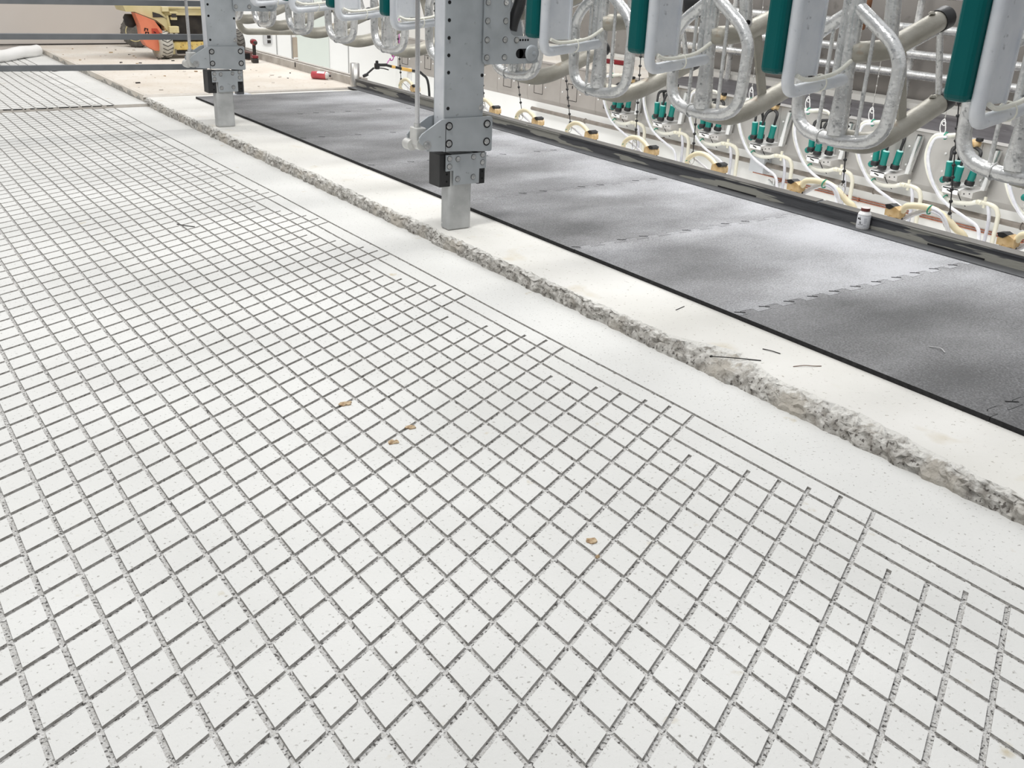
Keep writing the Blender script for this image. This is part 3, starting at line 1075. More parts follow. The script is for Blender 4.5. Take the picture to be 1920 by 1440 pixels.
def make_gate(y):
    o = Vector((X0, y, 0.85))
    root = thing('stall_gate', o, '', 'gate', 'hooped stall gates with teal pads')
    q = MB(o)
    q.cyl((X0, y, 0.915), (X0, y, 1.92), 0.030, 16)
    q.cyl((X0 - 0.015, y + 0.036, 1.12), (X0 - 0.015, y + 0.036, 1.92), 0.018, 12)
    q.lathe([(0.038, 0), (0.042, 0.03), (0.037, 0.10), (0.030, 0.22)], (X0, y, 0.895), (0, 0, 1), 16)
    q.build('upright', galv_tube, root)
    q = MB(o)
    ring = [(0.0, 1.385), (-0.11, 1.315), (-0.205, 1.235), (-0.228, 1.12), (-0.212, 0.985), (-0.15, 0.885), (0.0, 0.872), (0.12, 0.882), (0.205, 0.965), (0.215, 1.10), (0.195, 1.235), (0.10, 1.315), (0.0, 1.385)]
    pts = fillet([(X0, y + a, z) for a, z in [(0.015, 1.39), (-0.185, 1.265), (-0.236, 1.19), (-0.222, 0.90), (0.0, 0.865), (0.212, 0.895), (0.222, 1.2), (0.17, 1.27), (-0.015, 1.385)]], 0.10, 6)
    q.tube(pts, 0.027, 14)
    q.ring((X0, y + 0.075, 0.876), (0, 1, 0.1), 0.029, 0.004, 16, 6)
    hoop = q.build('hoop', galv_tube, root)
    for a, zt in ((0.095, 1.30), (-0.095, 1.305)):
        q = MB(o)
        q.cyl((X0, y + a, 0.885), (X0, y + a, zt), 0.0085, 10)
        q.build('hoop_rod', galv_tube, hoop)
    # flat side panel with tube frame
    xf, yf = 3.0, y - 0.05
    dv = Vector((X0 - xf, y - yf, 0)).normalized()
    nv = Vector((dv.y, -dv.x, 0))
    Rp = Matrix.Rotation(math.atan2(dv.y, dv.x), 3, 'Z')
    q = MB(o)
    q.tube(fillet([(xf, yf, 1.92), (xf, yf, 1.078), (X0, y + 0.0, 1.112)], 0.055, 6), 0.0235, 14)
    q.build('panel_frame', galv_light, root)
    q = MB(o)
    pc_ = Vector((xf, yf, 1.53)) + dv * 0.092
    q.box(pc_ + nv * 0.004, (0.145, 0.012, 0.79), Rp, galv_light, 0.004)
    q.box(pc_ + dv * 0.068 + nv * 0.006, (0.012, 0.022, 0.79), Rp, galv_light)
    q.build('side_panel', galv_light, root)
    # teal pad on the animal side
    q = MB(o)
    q.box((xf - 0.010, yf + 0.020 + 0.043, 1.53), (0.075, 0.086, 0.78), None, teal, 0.022)
    q.build('pad', teal, root)['label'] = 'teal plastic pad'
    # air hose strapped to the frame
    def ph(t, dz):
        return Vector((xf, yf, 1.078 + 0.034 * t + dz)) + (Vector((X0, y, 0)) - Vector((xf, yf, 0))) * t + nv * 0.022
    q = MB(o)
    q.tube(smooth_path([ph(0.06, 0.060), ph(0.2, 0.040), ph(0.45, 0.034), ph(0.72, 0.040), ph(0.95, 0.072)], 6), 0.0085, 10)
    air = q.build('air_hose', milk_hose_m, root)
    q = MB(o)
    c_ = ph(0.5, 0.012) - nv * 0.012
    q.ring(c_, dv, 0.031, 0.003, 14, 6)
    q.build('cable_tie', milk_hose_m, air)
    return root


def make_divider(y):
    o = Vector((3.5, y, 0.9))
    root = thing('stall_arm', o, '', 'arm', 'rising double tube arms behind the stall hoops')
    yy = y - 0.07
    rl = [(3.440, y + 0.02, 0.878), (3.455, y - 0.025, 0.872), (3.51, yy + 0.004, 0.866), (3.61, yy, 0.880), (3.72, yy, 0.914), (4.0, yy, 1.023)]
    path = smooth_path(rl[:5], 8)[:-1] + [Vector(p) for p in rl[4:]]
    q = MB(o)
    q.tube(path, 0.0435, 18)
    lo = q.build('lower_tube', galv_dirty, root)
    ru = [(3.402, y - 0.004, 1.212), (3.45, yy + 0.025, 1.217), (3.54, yy, 1.229), (3.62, yy, 1.256), (3.76, yy, 1.306), (3.88, yy, 1.348)]
    path = smooth_path(ru[:5], 8)[:-1] + [Vector(p) for p in ru[4:]]
    q = MB(o)
    q.tube(path, 0.041, 18)
    up = q.build('upper_tube', galv_dirty, root)
    for par, c, d in ((lo, (4.0, yy, 1.023), (0.932, 0, 0.363)), (up, (3.88, yy, 1.348), (0.944, 0, 0.33))):
        c, d = Vector(c), Vector(d).normalized()
        q = MB(o)
        q.lathe([(0.0455, -0.05), (0.047, 0.0), (0.042, 0.010)], c, d, 20)
        q.build('end_cap', black_m, par)['label'] = 'black plastic end cap'
        q = MB(o)
        q.lathe([(0.014, 0), (0.013, 0.006), (0.007, 0.011)], c - d * 0.09 + Vector((-0.014, 0, 0.040)), (0, 0, 1), 12)
        q.build('end_bolt', galv_dirty, par)
    q = MB(o)
    a, b = Vector((3.625, yy, 1.22)), Vector((3.715, yy, 0.95))
    q.box((a + b) / 2, (0.05, 0.012, (a - b).length), Vector((0, 0, 1)).rotation_difference((a - b).normalized()).to_matrix(), galv_dirty)
    q.build('brace_bar', galv_tube, root)
    q = MB(o)
    q.cyl((3.855, yy, 1.31), (3.945, yy, 1.03), 0.0135, 12)
    q.build('tie_tube', galv_tube, root)
    q = MB(o)
    q.tube([(3.66, yy, 1.225), (3.84, yy, 1.285), (3.90, yy + 0.02, 1.29)], 0.008, 8)
    q.build('stiffener', galv_tube, up)
    q = MB(o)
    q.cyl((3.545, yy, 1.235), (3.44, yy, 1.93), 0.030, 14)
    q.cyl((3.525, yy - 0.034, 1.275), (3.525, yy - 0.026, 1.275), 0.010, 12, hole_shade_m)
    q.build('hanger_post', galv_tube, root)
    return root


def stall_word(n):
    # stall numbers count leftwards; the nearer post stands at stall 4
    if n < 4:
        return '%s to the right of the nearer post' % ORD[3 - n]
    if n == 4:
        return 'half hidden behind the bracket of the nearer post'
    if n < 9:
        return '%s to the left of the nearer post' % ORD[n - 5]
    return ('just behind the bracket of the farther post' if n == 9 else 'farthest, beyond the bracket of the farther post')


gate0 = div0 = None
for n in range(0, 11):
    yy = 1.82 + 0.762 * n
    gl = 'galvanised hooped stall gate with teal pad, ' + stall_word(n)
    dl = 'rising double tube arm with black caps, ' + stall_word(n)
    if gate0 is None:
        gate0, div0 = make_gate(yy), make_divider(yy)
        gate0['label'], div0['label'] = gl, dl
        g0y = yy
    else:
        dup(gate0, (X0, yy, 0.85), gl)
        dup(div0, (3.5, yy, 0.9), dl)

ef = MB((3.7, 10.1, 0.9))
ef.tube(fillet([(3.50, 9.95, 1.93), (3.71, 10.1, 0.70), (5.0, 10.25, 0.68)], 0.09, 8), 0.032, 14)
tag(ef.build('end_rail', galv_dirty), 'bent galvanised end rail closing the stall row behind the farther post', 'rail')
bp = MB((3.70, 10.22, LEDGE_Z))
bp.box((3.70, 10.22, 0.30), (0.075, 0.075, 0.46), None, dark_steel, 0.006)
bp.box((3.72, 10.22, 0.078), (0.17, 0.13, 0.012), None, galv_light)
tag(bp.build('short_post', dark_steel), 'short dark steel post with base plate behind the farther lifting post', 'post')

# ------------------------------------------------------------------ gate rails at the left
GR = thing('rail_gate', (2.0, 8.92, 0.0), 'grey painted gate of flat horizontal rails left of the farther post', 'gate')
for z0, z1 in ((0.527, 0.505), (0.762, 0.750), (1.016, 1.020), (1.27, 1.28)):
    q = MB((2.0, 8.92, 0.0))
    a, b = Vector((0.2, 8.92, z0 + 0.012)), Vector((2.95, 8.92, z1))
    d = (b - a)
    q.box((a + b) / 2, (d.length, 0.03, 0.046), Vector((1, 0, 0)).rotation_difference(d.normalized()).to_matrix(), rail_m, 0.005)
    q.build('rail', rail_m, GR)
q = MB((2.0, 8.92, 0.0))
q.box((0.2, 8.92, 0.68), (0.05, 0.05, 1.36), None, rail_m)
q.build('gate_post', rail_m, GR)

# ------------------------------------------------------------------ chains, claws and hoses at the near side of the pit
oh = MB((5.32, 5.5, 2.2))
oh.cyl((5.32, 0.5, 2.25), (5.32, 11.2, 2.25), 0.03, 12)
oh.cyl((8.3, 0.5, 2.25), (8.3, 11.2, 2.25), 0.03, 12)
tag(oh.build('hose_pipe_rail', galv_tube), 'overhead pipes from which the bead chains hang', 'pipe')


BEAD = None


def make_chain(y, zb, dydz, label):
    top = Vector((5.32, y + dydz * (2.22 - zb), 2.22))
    bot = Vector((5.32, y, zb))
    o = bot
    root = thing('bead_chain', o, label, 'chain', 'black bead chains hanging over the pit')
    q = MB(o)
    q.cyl(top, bot, 0.0036, 6)
    q.build('cord', black_m, root)
    global BEAD
    L = (top - bot).length
    for k in range(int(L / 0.068)):
        p = (top - bot) * (k * 0.068 / L)
        if BEAD is None:
            q = MB()
            q.lathe([(0.003, -0.012), (0.0115, -0.004), (0.0115, 0.004), (0.003, 0.012)], (0, 0, 0), (0, 0, 1), 8)
            b = BEAD = q.build('bead', black_m, root)
        else:
            b = BEAD.copy()
            COL.objects.link(b)
            b.parent = root
        b.location = p
    q = MB(o)
    c = bot + Vector((0, 0, -0.04))
    q.tube(smooth_path([bot + Vector((0, 0, 0.0)), bot + Vector((0, 0.022, -0.02)), bot + Vector((0, 0.03, -0.055)), bot + Vector((0, 0.012, -0.085)), bot + Vector((0, -0.012, -0.078)), bot + Vector((0, -0.022, -0.05)), bot + Vector((0, -0.012, -0.02)), bot], 5), 0.0032, 6)
    q.ring(bot + Vector((0, 0, -0.018)), (1, 0, 0), 0.014, 0.003, 12, 6)
    q.build('hook', chrome, root)
    return root


def add_claw(root, o, y, s, z=0.155):
    """amber bowl with black cap; s = side on which the hose leaves."""
    q = MB(o)
    poly = [(-0.050, -0.028), (-0.052, 0.006), (-0.036, 0.030), (0.010, 0.034), (0.046, 0.018), (0.050, -0.026)]
    q.prism([(y + s * a, z + b) for a, b in poly], 5.285, 5.355, 'YZ', amber_claw)
    q.lathe([(0.036, -0.045), (0.043, -0.036), (0.043, -0.026)], (5.32, y, z), (0, 0, 1), 18, amber_claw)
    body = q.build('claw_body', amber_claw, root)
    q = MB(o)
    q.prism([(y - s * 0.045, z + 0.016), (y - s * 0.056, z + 0.036), (y - s * 0.02, z + 0.044), (y + s * 0.008, z + 0.034), (y - s * 0.018, z + 0.014)], 5.282, 5.345, 'YZ', black_m)
    q.build('claw_cap', black_m, root)['label'] = 'black cap of the claw'
    for dx in (-0.025, 0.025):
        for dy in (-0.03, 0.03):
            q = MB(o)
            q.tube(smooth_path([(5.32 + dx, y + dy, z - 0.035), (5.32 + dx * 1.8, y + dy * 1.6, z - 0.07), (5.32 + dx * 2, y + dy * 1.8, z - 0.16)], 4), 0.008, 8)
            q.build('short_tube', black_m, root)


def claw_left(y, zc, label):
    o = Vector((5.32, y, zc))
    root = thing('milking_claw', o, label, 'milking claw', 'amber milking claws along the kerb')
    add_claw(root, o, y, 1, zc)
    q = MB(o)
    q.tube(smooth_path([(5.32, y + 0.045, zc + 0.015), (5.32, y + 0.09, zc + 0.045), (5.32, y + 0.16, zc + 0.068), (5.32, y + 0.24, zc + 0.060), (5.32, y + 0.31, zc + 0.020), (5.325, y + 0.335, zc - 0.03), (5.34, y + 0.31, zc - 0.09), (5.36, y + 0.25, zc - 0.3)], 6), 0.018, 12)
    h = q.build('milk_tube', cream_hose_m, root)
    q = MB(o)
    q.tube(smooth_path([(5.345, y + 0.30, zc + 0.02), (5.35, y + 0.22, zc - 0.01), (5.36, y + 0.14, zc - 0.06), (5.37, y + 0.08, zc - 0.25)], 6), 0.008, 8)
    q.tube(smooth_path([(5.362, y + 0.30, zc + 0.01), (5.37, y + 0.2, zc - 0.03), (5.375, y + 0.11, zc - 0.09), (5.385, y + 0.05, zc - 0.25)], 6), 0.008, 8)
    q.build('pulse_tube', clear_hose_m, root)
    q = MB(o)
    q.ring((5.325, y + 0.325, zc - 0.005), (0, 0.5, 0.86), 0.0195, 0.0035, 14, 6)
    q.build('hose_tie', green_tie, h)
    return root


def claw_right(y, zc, label):
    o = Vector((5.32, y, zc))
    root = thing('milking_claw', o, label, 'milking claw', 'amber milking claws along the kerb')
    add_claw(root, o, y, -1, zc)
    q = MB(o)
    q.tube(smooth_path([(5.32, y - 0.04, zc + 0.01), (5.32, y - 0.075, zc + 0.05), (5.32, y - 0.18, zc + 0.068), (5.32, y - 0.26, zc + 0.062), (5.32, y - 0.335, zc + 0.035), (5.325, y - 0.40, zc - 0.01), (5.34, y - 0.47, zc - 0.07), (5.36, y - 0.50, zc - 0.3)], 6), 0.020, 12)
    h = q.build('milk_tube', cream_hose_m, root)
    for off in (0.0, 0.016):
        q = MB(o)
        q.tube(smooth_path([(5.355, y - 0.02, zc - 0.06 + off), (5.345, y - 0.12, zc + 0.005 + off), (5.335, y - 0.20, zc + 0.042 + off), (5.30, y - 0.26, zc + 0.056 + off), (5.295, y - 0.32, zc + 0.038 + off), (5.295, y - 0.37, zc - 0.02 + off), (5.30, y - 0.40, zc - 0.09), (5.31, y - 0.41, zc - 0.3)], 6), 0.009, 8)
        q.build('pulse_tube', clear_hose_m, root)
    q = MB(o)
    q.ring((5.315, y - 0.225, zc + 0.060), (0, 1, 0.15), 0.026, 0.0045, 16, 6)
    q.build('hose_tie', green_tie, h)
    return root


LC = [(4.992, 0.168, 5.272), (5.72, 0.168, 5.915), (6.463, 0.168, 6.755), (7.22, 0.168, 7.476), (7.905, 0.172, 8.10), (8.67, 0.174, 8.93), (9.43, 0.182, 9.735)]
words = ['left of where the copper pipes begin', 'below the first hoop left of them, beside the kerb', 'third from the right on the plain stretch', 'just right of the nearer post gusset', 'half hidden by the right edge of the nearer post', 'hidden behind the nearer post', 'left of the nearer post beyond the kerb']
for i, (yc, zc, ych) in enumerate(LC):
    if i != 5:
        claw_left(yc, zc, 'amber milking claw with cream hose, ' + ['nearest of its kind to the copper pipes', 'second left of the copper pipes', 'third left of the copper pipes', 'second right of the nearer post', 'touching the right edge of the nearer post', 'behind the nearer post', 'beside the orange banded hose at left'][i])
    make_chain(ych, 0.228 + (zc - 0.168), [0.04, 0.04, 0.27, 0.31, 0.17, 0.15, 0.16][i],
               'black bead chain holding the claw hose ' + ['under the second hoop right of the nearer post', 'between the two hoops right of the nearer post', 'left of the first hoop right of the post', 'below the bracket of the nearer post', 'along the right edge of the nearer post', 'along the left edge of the nearer post', 'beside the orange banded hose at left'][i])
for i, yc in enumerate((4.285, 3.515, 2.785)):
    claw_right(yc, 0.178, 'amber milking claw with cream hose running right, ' + ['third from the right edge', 'just right of the white bottle', 'at the right edge of view'][i])
    if i < 2:
        make_chain((3.925, 3.165)[i], (0.278, 0.245)[i], (0.115, 0.15)[i], 'black bead chain hooked to the hose ' + ['just left of the white bottle', 'at far right, the most visible one'][i])

# ------------------------------------------------------------------ teat cup stations on the far side


def make_station(y):
    o = Vector((8.25, y, -0.22))
    root = thing('wash_tray', o, '', 'tray', 'white wash trays under the teat cups')
    q = MB(o)
    R = Matrix.Rotation(-0.10, 3, 'X')
    q.prism([(8.15, -0.215), (8.15, -0.203), (8.40, -0.188), (8.40, -0.20)], y - 0.03, y + 0.15, 'XZ', white_pl)
    q.prism([(8.15, -0.255), (8.15, -0.205), (8.158, -0.205), (8.158, -0.255)], y - 0.01, y + 0.14, 'XZ', white_pl)
    q.box((8.147, y + 0.07, -0.232), (0.004, 0.05, 0.008), Matrix.Rotation(0.3, 3, 'X'), hole_shade_m)
    q.build('tray', white_pl, root)
    q = MB(o)
    q.prism([(8.17, -0.26), (8.17, -0.21), (8.40, -0.19), (8.40, -0.285)], y - 0.14, y - 0.03, 'XZ', stainless)
    q.cyl((8.168, y - 0.06, -0.235), (8.172, y - 0.06, -0.235), 0.006, 10, hole_shade_m)
    q.cyl((8.168, y - 0.11, -0.225), (8.172, y - 0.11, -0.225), 0.006, 10, hole_shade_m)
    q.build('tray_arm', stainless, root)
    # bent splash plate
    q = MB(o)
    vs, fs = [], []
    nn = 12
    for k in range(nn + 1):
        a = PI * 0.75 * k / nn
        yy, xx = y - 0.10 - 0.11 * math.sin(a), 8.385 - 0.11 * (1 - math.cos(a)) * 0.6
        vs += [(xx, yy - 0.02, 0.155), (xx, yy + 0.04, -0.20)]
    for k in range(nn):
        fs.append((2 * k, 2 * k + 1, 2 * k + 3, 2 * k + 2))
    q.add(vs, fs, chrome, True)
    q.build('splash_plate', chrome, root, fix=False)
    q = MB(o)
    q.lathe([(0.004, -0.03), (0.021, -0.022), (0.030, 0), (0.021, 0.022), (0.004, 0.03)], (8.20, y + 0.185, -0.16), (0, 0, 1), 16)
    q.cyl((8.20, y + 0.185, -0.16), (8.20, y + 0.13, -0.165), 0.012, 10)
    q.build('ball_plug', teal_cup, root)['label'] = 'teal ball plug'
    q = MB(o)
    q.tube(smooth_path([(8.21, y + 0.02, -0.25), (8.24, y - 0.01, -0.32), (8.27, y - 0.04, -0.36)], 5), 0.004, 6)
    q.build('trigger_wire', black_m, root)
    return root


def make_cups(y):
    o = Vector((8.25, y, -0.19))
    root = thing('teat_cup_cluster', o, '', 'teat cups', 'teal teat cup clusters on the far side of the pit')
    claw = Vector((8.33, y + 0.03, 0.175))
    spec = [(8.19, 0.135, -0.155, (0.0, 0.06, 1)), (8.27, 0.115, -0.150, (0.02, 0.03, 1)), (8.17, 0.040, -0.175, (0.02, -0.08, 1)), (8.24, -0.045, -0.160, (0.0, -0.16, 1))]
    for (cx, dy, z, ax) in spec:
        base = Vector((cx, y + dy, z))
        d = Vector(ax).normalized()
        q = MB(o)
        q.lathe([(0.030, 0.03), (0.0315, 0.04), (0.0305, 0.10), (0.032, 0.155), (0.028, 0.165)], base, d, 16, teal_cup)
        cup = q.build('teat_cup', teal_cup, root)
        q = MB(o)
        q.lathe([(0.034, 0.0), (0.041, 0.004), (0.041, 0.038), (0.034, 0.045)], base - d * 0.01, d, 16)
        q.build('collar', black_m, cup)['label'] = 'black rubber collar'
        q = MB(o)
        q.lathe([(0.0302, 0.156), (0.0305, 0.166), (0.019, 0.170)], base, d, 16)
        q.build('rim', teal_rim, cup)
        for s in (0.0, 0.018):
            q = MB(o)
            top = base + d * 0.165
            cl = claw + Vector((-0.02, (dy - 0.04) * 0.35 + s, -0.03))
            mid = (top + cl) / 2 + Vector((-0.02, (dy - 0.04) * 0.55, 0.045))
            q.tube(smooth_path([top, top + d * 0.03, mid, cl], 6), 0.0125, 8)
            q.build('liner_hose', black_m, cup)
    q = MB(o)
    q.lathe([(0.03, -0.035), (0.046, -0.02), (0.048, 0.012), (0.03, 0.032)], claw, (-0.2, 0, 1), 16, amber_claw)
    q.build('claw_body', mat('cream_claw', (0.72, 0.58, 0.32), (0.82, 0.72, 0.5), 0.3, scale=14), root)
    q = MB(o)
    q.box(claw + Vector((-0.01, -0.035, 0.038)), (0.045, 0.05, 0.03), None, black_m, 0.005)
    q.build('claw_cap', black_m, root)
    q = MB(o)
    q.tube(smooth_path([claw + Vector((0, 0.04, 0.01)), (8.31, y + 0.12, 0.225), (8.27, y + 0.22, 0.225)], 6), 0.015, 10)
    q.build('claw_hose', milk_hose_m, root)
    return root


def make_loop(y):
    o = Vector((8.2, y, 0.0))
    root = thing('milk_hose', o, '', 'hose', 'looped milk hoses on the far side of the pit')
    def P(l, X=8.2):
        return [(X, y + a, z) for a, z in l]
    main = [(0.225, 0.219), (0.344, 0.196), (0.388, 0.091), (0.383, -0.022), (0.312, -0.162), (0.199, -0.274), (0.053, -0.325), (-0.084, -0.315), (-0.175, -0.285)]
    q = MB(o)
    q.tube(smooth_path([(8.25, y + 0.17, 0.228)] + P(main), 7), 0.020, 12)
    h = q.build('milk_tube', milk_hose_m, root)
    for off in (0.026, 0.048):
        q = MB(o)
        tail = [(0.225, 0.205), (0.325, 0.180), (0.362, 0.085), (0.355, -0.025), (0.29, -0.165), (0.185, -0.292), (0.06, -0.37), (-0.10, -0.43), (-0.24, -0.49), (-0.29, -0.62)]
        q.tube(smooth_path([(8.16 - off * 0.3, y + a - off * 0.6, z + (off * 0.2)) for a, z in tail], 7), 0.0115, 8)
        q.build('pulse_tube', clear_hose_m, root)
    for (a, z, ax) in ((0.12, -0.308, (0, 1, 0.45)), (0.235, 0.216, (0, 1, 0.1))):
        q = MB(o)
        q.ring((8.185, y + a, z), ax, 0.030, 0.006, 14, 6)
        q.build('hose_tie', green_tie, h)
    q = MB(o)
    q.tube(smooth_path([(8.2, y - 0.175, -0.285), (8.25, y - 0.24, -0.29), (8.27, y - 0.31, -0.31), (8.275, y - 0.345, -0.36), (8.275, y - 0.355, -0.46), (8.275, y - 0.355, -1.05)], 7), 0.020, 12)
    q.cyl((8.24, y - 0.225, -0.33), (8.24, y - 0.225, -0.235), 0.014, 10)
    q.lathe([(0.02, -0.02), (0.022, 0.0), (0.02, 0.02)], (8.215, y - 0.19, -0.286), (0, 1, 0.1), 12)
    q.build('elbow_pipe', cream_hose_m if False else mat('elbow_cream', (0.76, 0.73, 0.6), (0.8, 0.77, 0.66), 0.3, scale=8), root)
    q = MB(o)
    q.tube(smooth_path([(8.27, y - 0.21, -0.27), (8.25, y - 0.26, -0.32), (8.235, y - 0.30, -0.42), (8.235, y - 0.305, -0.6), (8.235, y - 0.305, -1.05)], 6), 0.016, 10)
    q.build('vacuum_pipe', mat('grey_clear_pipe', (0.55, 0.55, 0.6), (0.66, 0.66, 0.7), 0.25, scale=10), root)
    return root


def make_far_chain(y, label):
    o = Vector((8.3, y + 0.345, 0.25))
    root = thing('bead_chain', o, label, 'chain', 'steel chains over the far teat cups')
    q = MB(o)
    q.cyl((8.3, y + 0.36, 2.22), (8.3, y + 0.35, 0.33), 0.0028, 6)
    for k in range(20):
        q.lathe([(0.003, -0.009), (0.008, 0), (0.003, 0.009)], (8.3, y + 0.35, 0.36 + 0.085 * k), (0, 0, 1), 8)
    q.build('cord', steel_m, root)
    q = MB(o)
    q.tube(smooth_path([(8.3, y + 0.35, 0.34), (8.3, y + 0.375, 0.31), (8.3, y + 0.378, 0.25), (8.3, y + 0.35, 0.205), (8.3, y + 0.322, 0.235), (8.3, y + 0.335, 0.30), (8.3, y + 0.35, 0.34)], 5), 0.0045, 8)
    q.ring((8.3, y + 0.35, 0.30), (1, 0, 0), 0.018, 0.004, 12, 6)
    q.build('hook', white_pl, root)
    return root


st_words = ['cut off by the right edge', 'behind the rightmost bead chain', 'below the end of the lowest black capped tube', 'under the largest hoop', 'in full view left of the largest hoop',
            'under the second largest hoop', 'just left of the second largest hoop', 'leftmost, under the third largest hoop']
s0 = c0 = l0 = None
for i, yy in enumerate(Y_ST):
    w = st_words[i]
    labs = ('white wash tray on steel arm, ' + w, 'teal teat cup cluster with black hoses, ' + w, 'looped milky hose with green ties, ' + w)
    if s0 is None:
        s0, c0, l0 = make_station(yy), make_cups(yy), make_loop(yy)
        s0['label'], c0['label'], l0['label'] = labs
        sy = yy
    else:
        dup(s0, (8.25, yy, -0.22), labs[0])
        dup(c0, (8.25, yy, -0.19), labs[1])
        dup(l0, (8.2, yy, 0.0), labs[2])
    make_far_chain(yy, 'thin steel chain with white hook, ' + w)

# grey junction box on the pit wall
jb = MB((8.33, 7.28, -0.55))
jb.box((8.37, 7.27, -0.45), (0.12, 0.20, 0.16), None, mat('grey_box', (0.55, 0.57, 0.60), (0.6, 0.62, 0.65), 0.4, scale=5), 0.006)
tag(jb.build('junction_box', None), 'grey junction box on the pit wall under the teat cups', 'box')
vf = MB((8.36, 7.0, -0.66))
vf.box((8.38, 7.05, -0.62), (0.06, 0.10, 0.05), None, chrome, 0.008)
vf.cyl((8.34, 7.1, -0.58), (8.34, 6.95, -0.66), 0.012, 10, chrome)
vf.cyl((8.33, 7.02, -0.55), (8.36, 7.03, -0.68), 0.010, 10, chrome)
tag(vf.build('pipe_valve', chrome), 'small chrome valve on the pit wall left of the copper pipes', 'valve')

# ------------------------------------------------------------------ wash gun, stub post, white pipe, pink coil
sp = MB((5.135, 10.44, 0.09))
sp.lathe([(0.052, 0.0), (0.052, 0.245), (0.046, 0.247), (0.046, 0.2)], (5.12, 10.44, 0.0915), (0, 0, 1), 20, steel_m)
tag(sp.build('stub_post', steel_m), 'short bare steel tube standing at the end of the steel kerb', 'post')
WG = thing('wash_gun', (5.3, 10.35, 0.2), 'black wash gun with orange banded hose beyond the kerb', 'wash gun')
og = Vector((5.3, 10.35, 0.2))
q = MB(og)
q.tube([(5.185, 10.3, 0.225), (5.285, 10.3, 0.298)], 0.011, 10)
q.lathe([(0.016, -0.03), (0.019, 0.0), (0.016, 0.03)], (5.182, 10.3, 0.222), (0.6, 0, 0.2), 12)
q.build('lance', black_m, WG)
q = MB(og)
q.box((5.325, 10.3, 0.315), (0.05, 0.05, 0.065), None, black_m, 0.01)
q.lathe([(0.015, 0), (0.017, 0.02), (0.012, 0.03)], (5.325, 10.3, 0.345), (0, 0, 1), 12)
q.tube([(5.33, 10.3, 0.328), (5.45, 10.3, 0.326)], 0.017, 12)
q.build('handle', black_m, WG)
q = MB(og)
q.tube(smooth_path([(5.335, 10.3, 0.295), (5.40, 10.3, 0.29), (5.47, 10.3, 0.272)], 4), 0.006, 8)
q.build('trigger', black_m, WG)
q = MB(og)
q.tube([(5.45, 10.3, 0.322), (5.505, 10.3, 0.308)], 0.014, 12, black_m)
q.tube([(5.505, 10.3, 0.308), (5.55, 10.3, 0.300)], 0.0165, 12, orange_hose)
q.tube([(5.55, 10.3, 0.300), (5.63, 10.3, 0.283)], 0.0145, 12, black_m)
q.tube([(5.63, 10.3, 0.283), (5.76, 10.3, 0.26)], 0.019, 12, orange_hose)
q.tube(smooth_path([(5.76, 10.3, 0.26), (5.90, 10.3, 0.22), (6.0, 10.3, 0.0), (6.0, 10.3, -1.08)], 6), 0.014, 12, black_m)
q.build('hose', orange_hose, WG)['label'] = 'black hose with orange bands'
wp = MB((5.74, 10.28, -1.1))
wp.cyl((5.76, 10.34, -1.1), (5.76, 10.34, 0.28), 0.028, 16)
tag(wp.build('white_pipe', white_pl), 'upright white plastic pipe beside the orange banded hose', 'pipe')
pc = MB((5.6, 10.4, 0.4))
pts = []
for k in range(60):
    t = k / 59
    pts.append((5.56 + 0.11 * t, 10.42 + 0.03 * math.sin(t * 8 * PI), 0.36 + 0.16 * t + 0.02 * math.cos(t * 8 * PI)))
pc.tube(smooth_path([(5.46, 10.32, 0.335), (5.50, 10.36, 0.36)], 3) + [Vector(p) for p in pts] + [Vector((5.67, 10.42, 0.9)), Vector((5.4, 10.42, 2.2))], 0.006, 8)
tag(pc.build('coil_cord', pink_m), 'pink coiled cord above the black wash gun', 'cord')

# ------------------------------------------------------------------ drill, canister, channel, bottle
DR = thing('cordless_drill', (4.915, 12.93, FZ), 'red and black cordless drill standing on its battery on the sandy floor', 'drill', None, (0, 0, -1.75))
q = MB()
q.box((0, 0, 0.03), (0.13, 0.075, 0.055), None, dark_m, 0.008)
q.build('battery', dark_m, DR)
q = MB()
q.box((0.0, 0, 0.078), (0.125, 0.075, 0.04), None, red_m, 0.012)
q.build('base', red_m, DR)
q = MB()
q.tube([(0.0, 0, 0.09), (-0.005, 0, 0.16), (0.0, 0, 0.23)], 0.022, 12)
q.build('grip', dark_m, DR)
q = MB()
q.lathe([(0.025, -0.085), (0.037, -0.07), (0.039, 0.02), (0.034, 0.06), (0.022, 0.075)], (0.0, 0, 0.255), (1, 0, 0), 16, red_m)
q.build('motor_housing', red_m, DR)
q = MB()
q.lathe([(0.022, 0.075), (0.024, 0.11), (0.012, 0.125)], (0.0, 0, 0.255), (1, 0, 0), 16)
q.build('chuck', dark_m, DR)

cn = Vector((5.0, 11.1, FZ + 0.046))
axd = Vector((0.70, -0.72, 0)).normalized()
CN = thing('spray_canister', cn - Vector((0, 0, 0.046)), 'red spray canister lying beside the concrete kerb', 'canister')
oc = cn - Vector((0, 0, 0.046))
q = MB(oc)
q.lathe([(0.03, -0.105), (0.043, -0.098), (0.043, 0.075)], cn, axd, 20, red_can_m)
cb = q.build('body', red_can_m, CN)
q = MB(oc)
q.lathe([(0.0432, 0.075), (0.0425, 0.082), (0.026, 0.108), (0.012, 0.112)], cn, axd, 20)
q.build('shoulder', alu_m, CN)
q = MB(oc)
q.lathe([(0.011, 0.112), (0.011, 0.128), (0.006, 0.13)], cn, axd, 12)
q.build('nozzle', black_m, CN)
q = MB(oc)
vs, fs = [], []
side = axd.cross(Vector((0, 0, 1)))
for k in range(7):
    a = math.radians(35 + 15 * k)
    dd = (-side * -math.cos(a) + Vector((0, 0, 1)) * math.sin(a)) * 0.0438
    vs += [cn + axd * -0.03 + dd, cn + axd * 0.06 + dd]
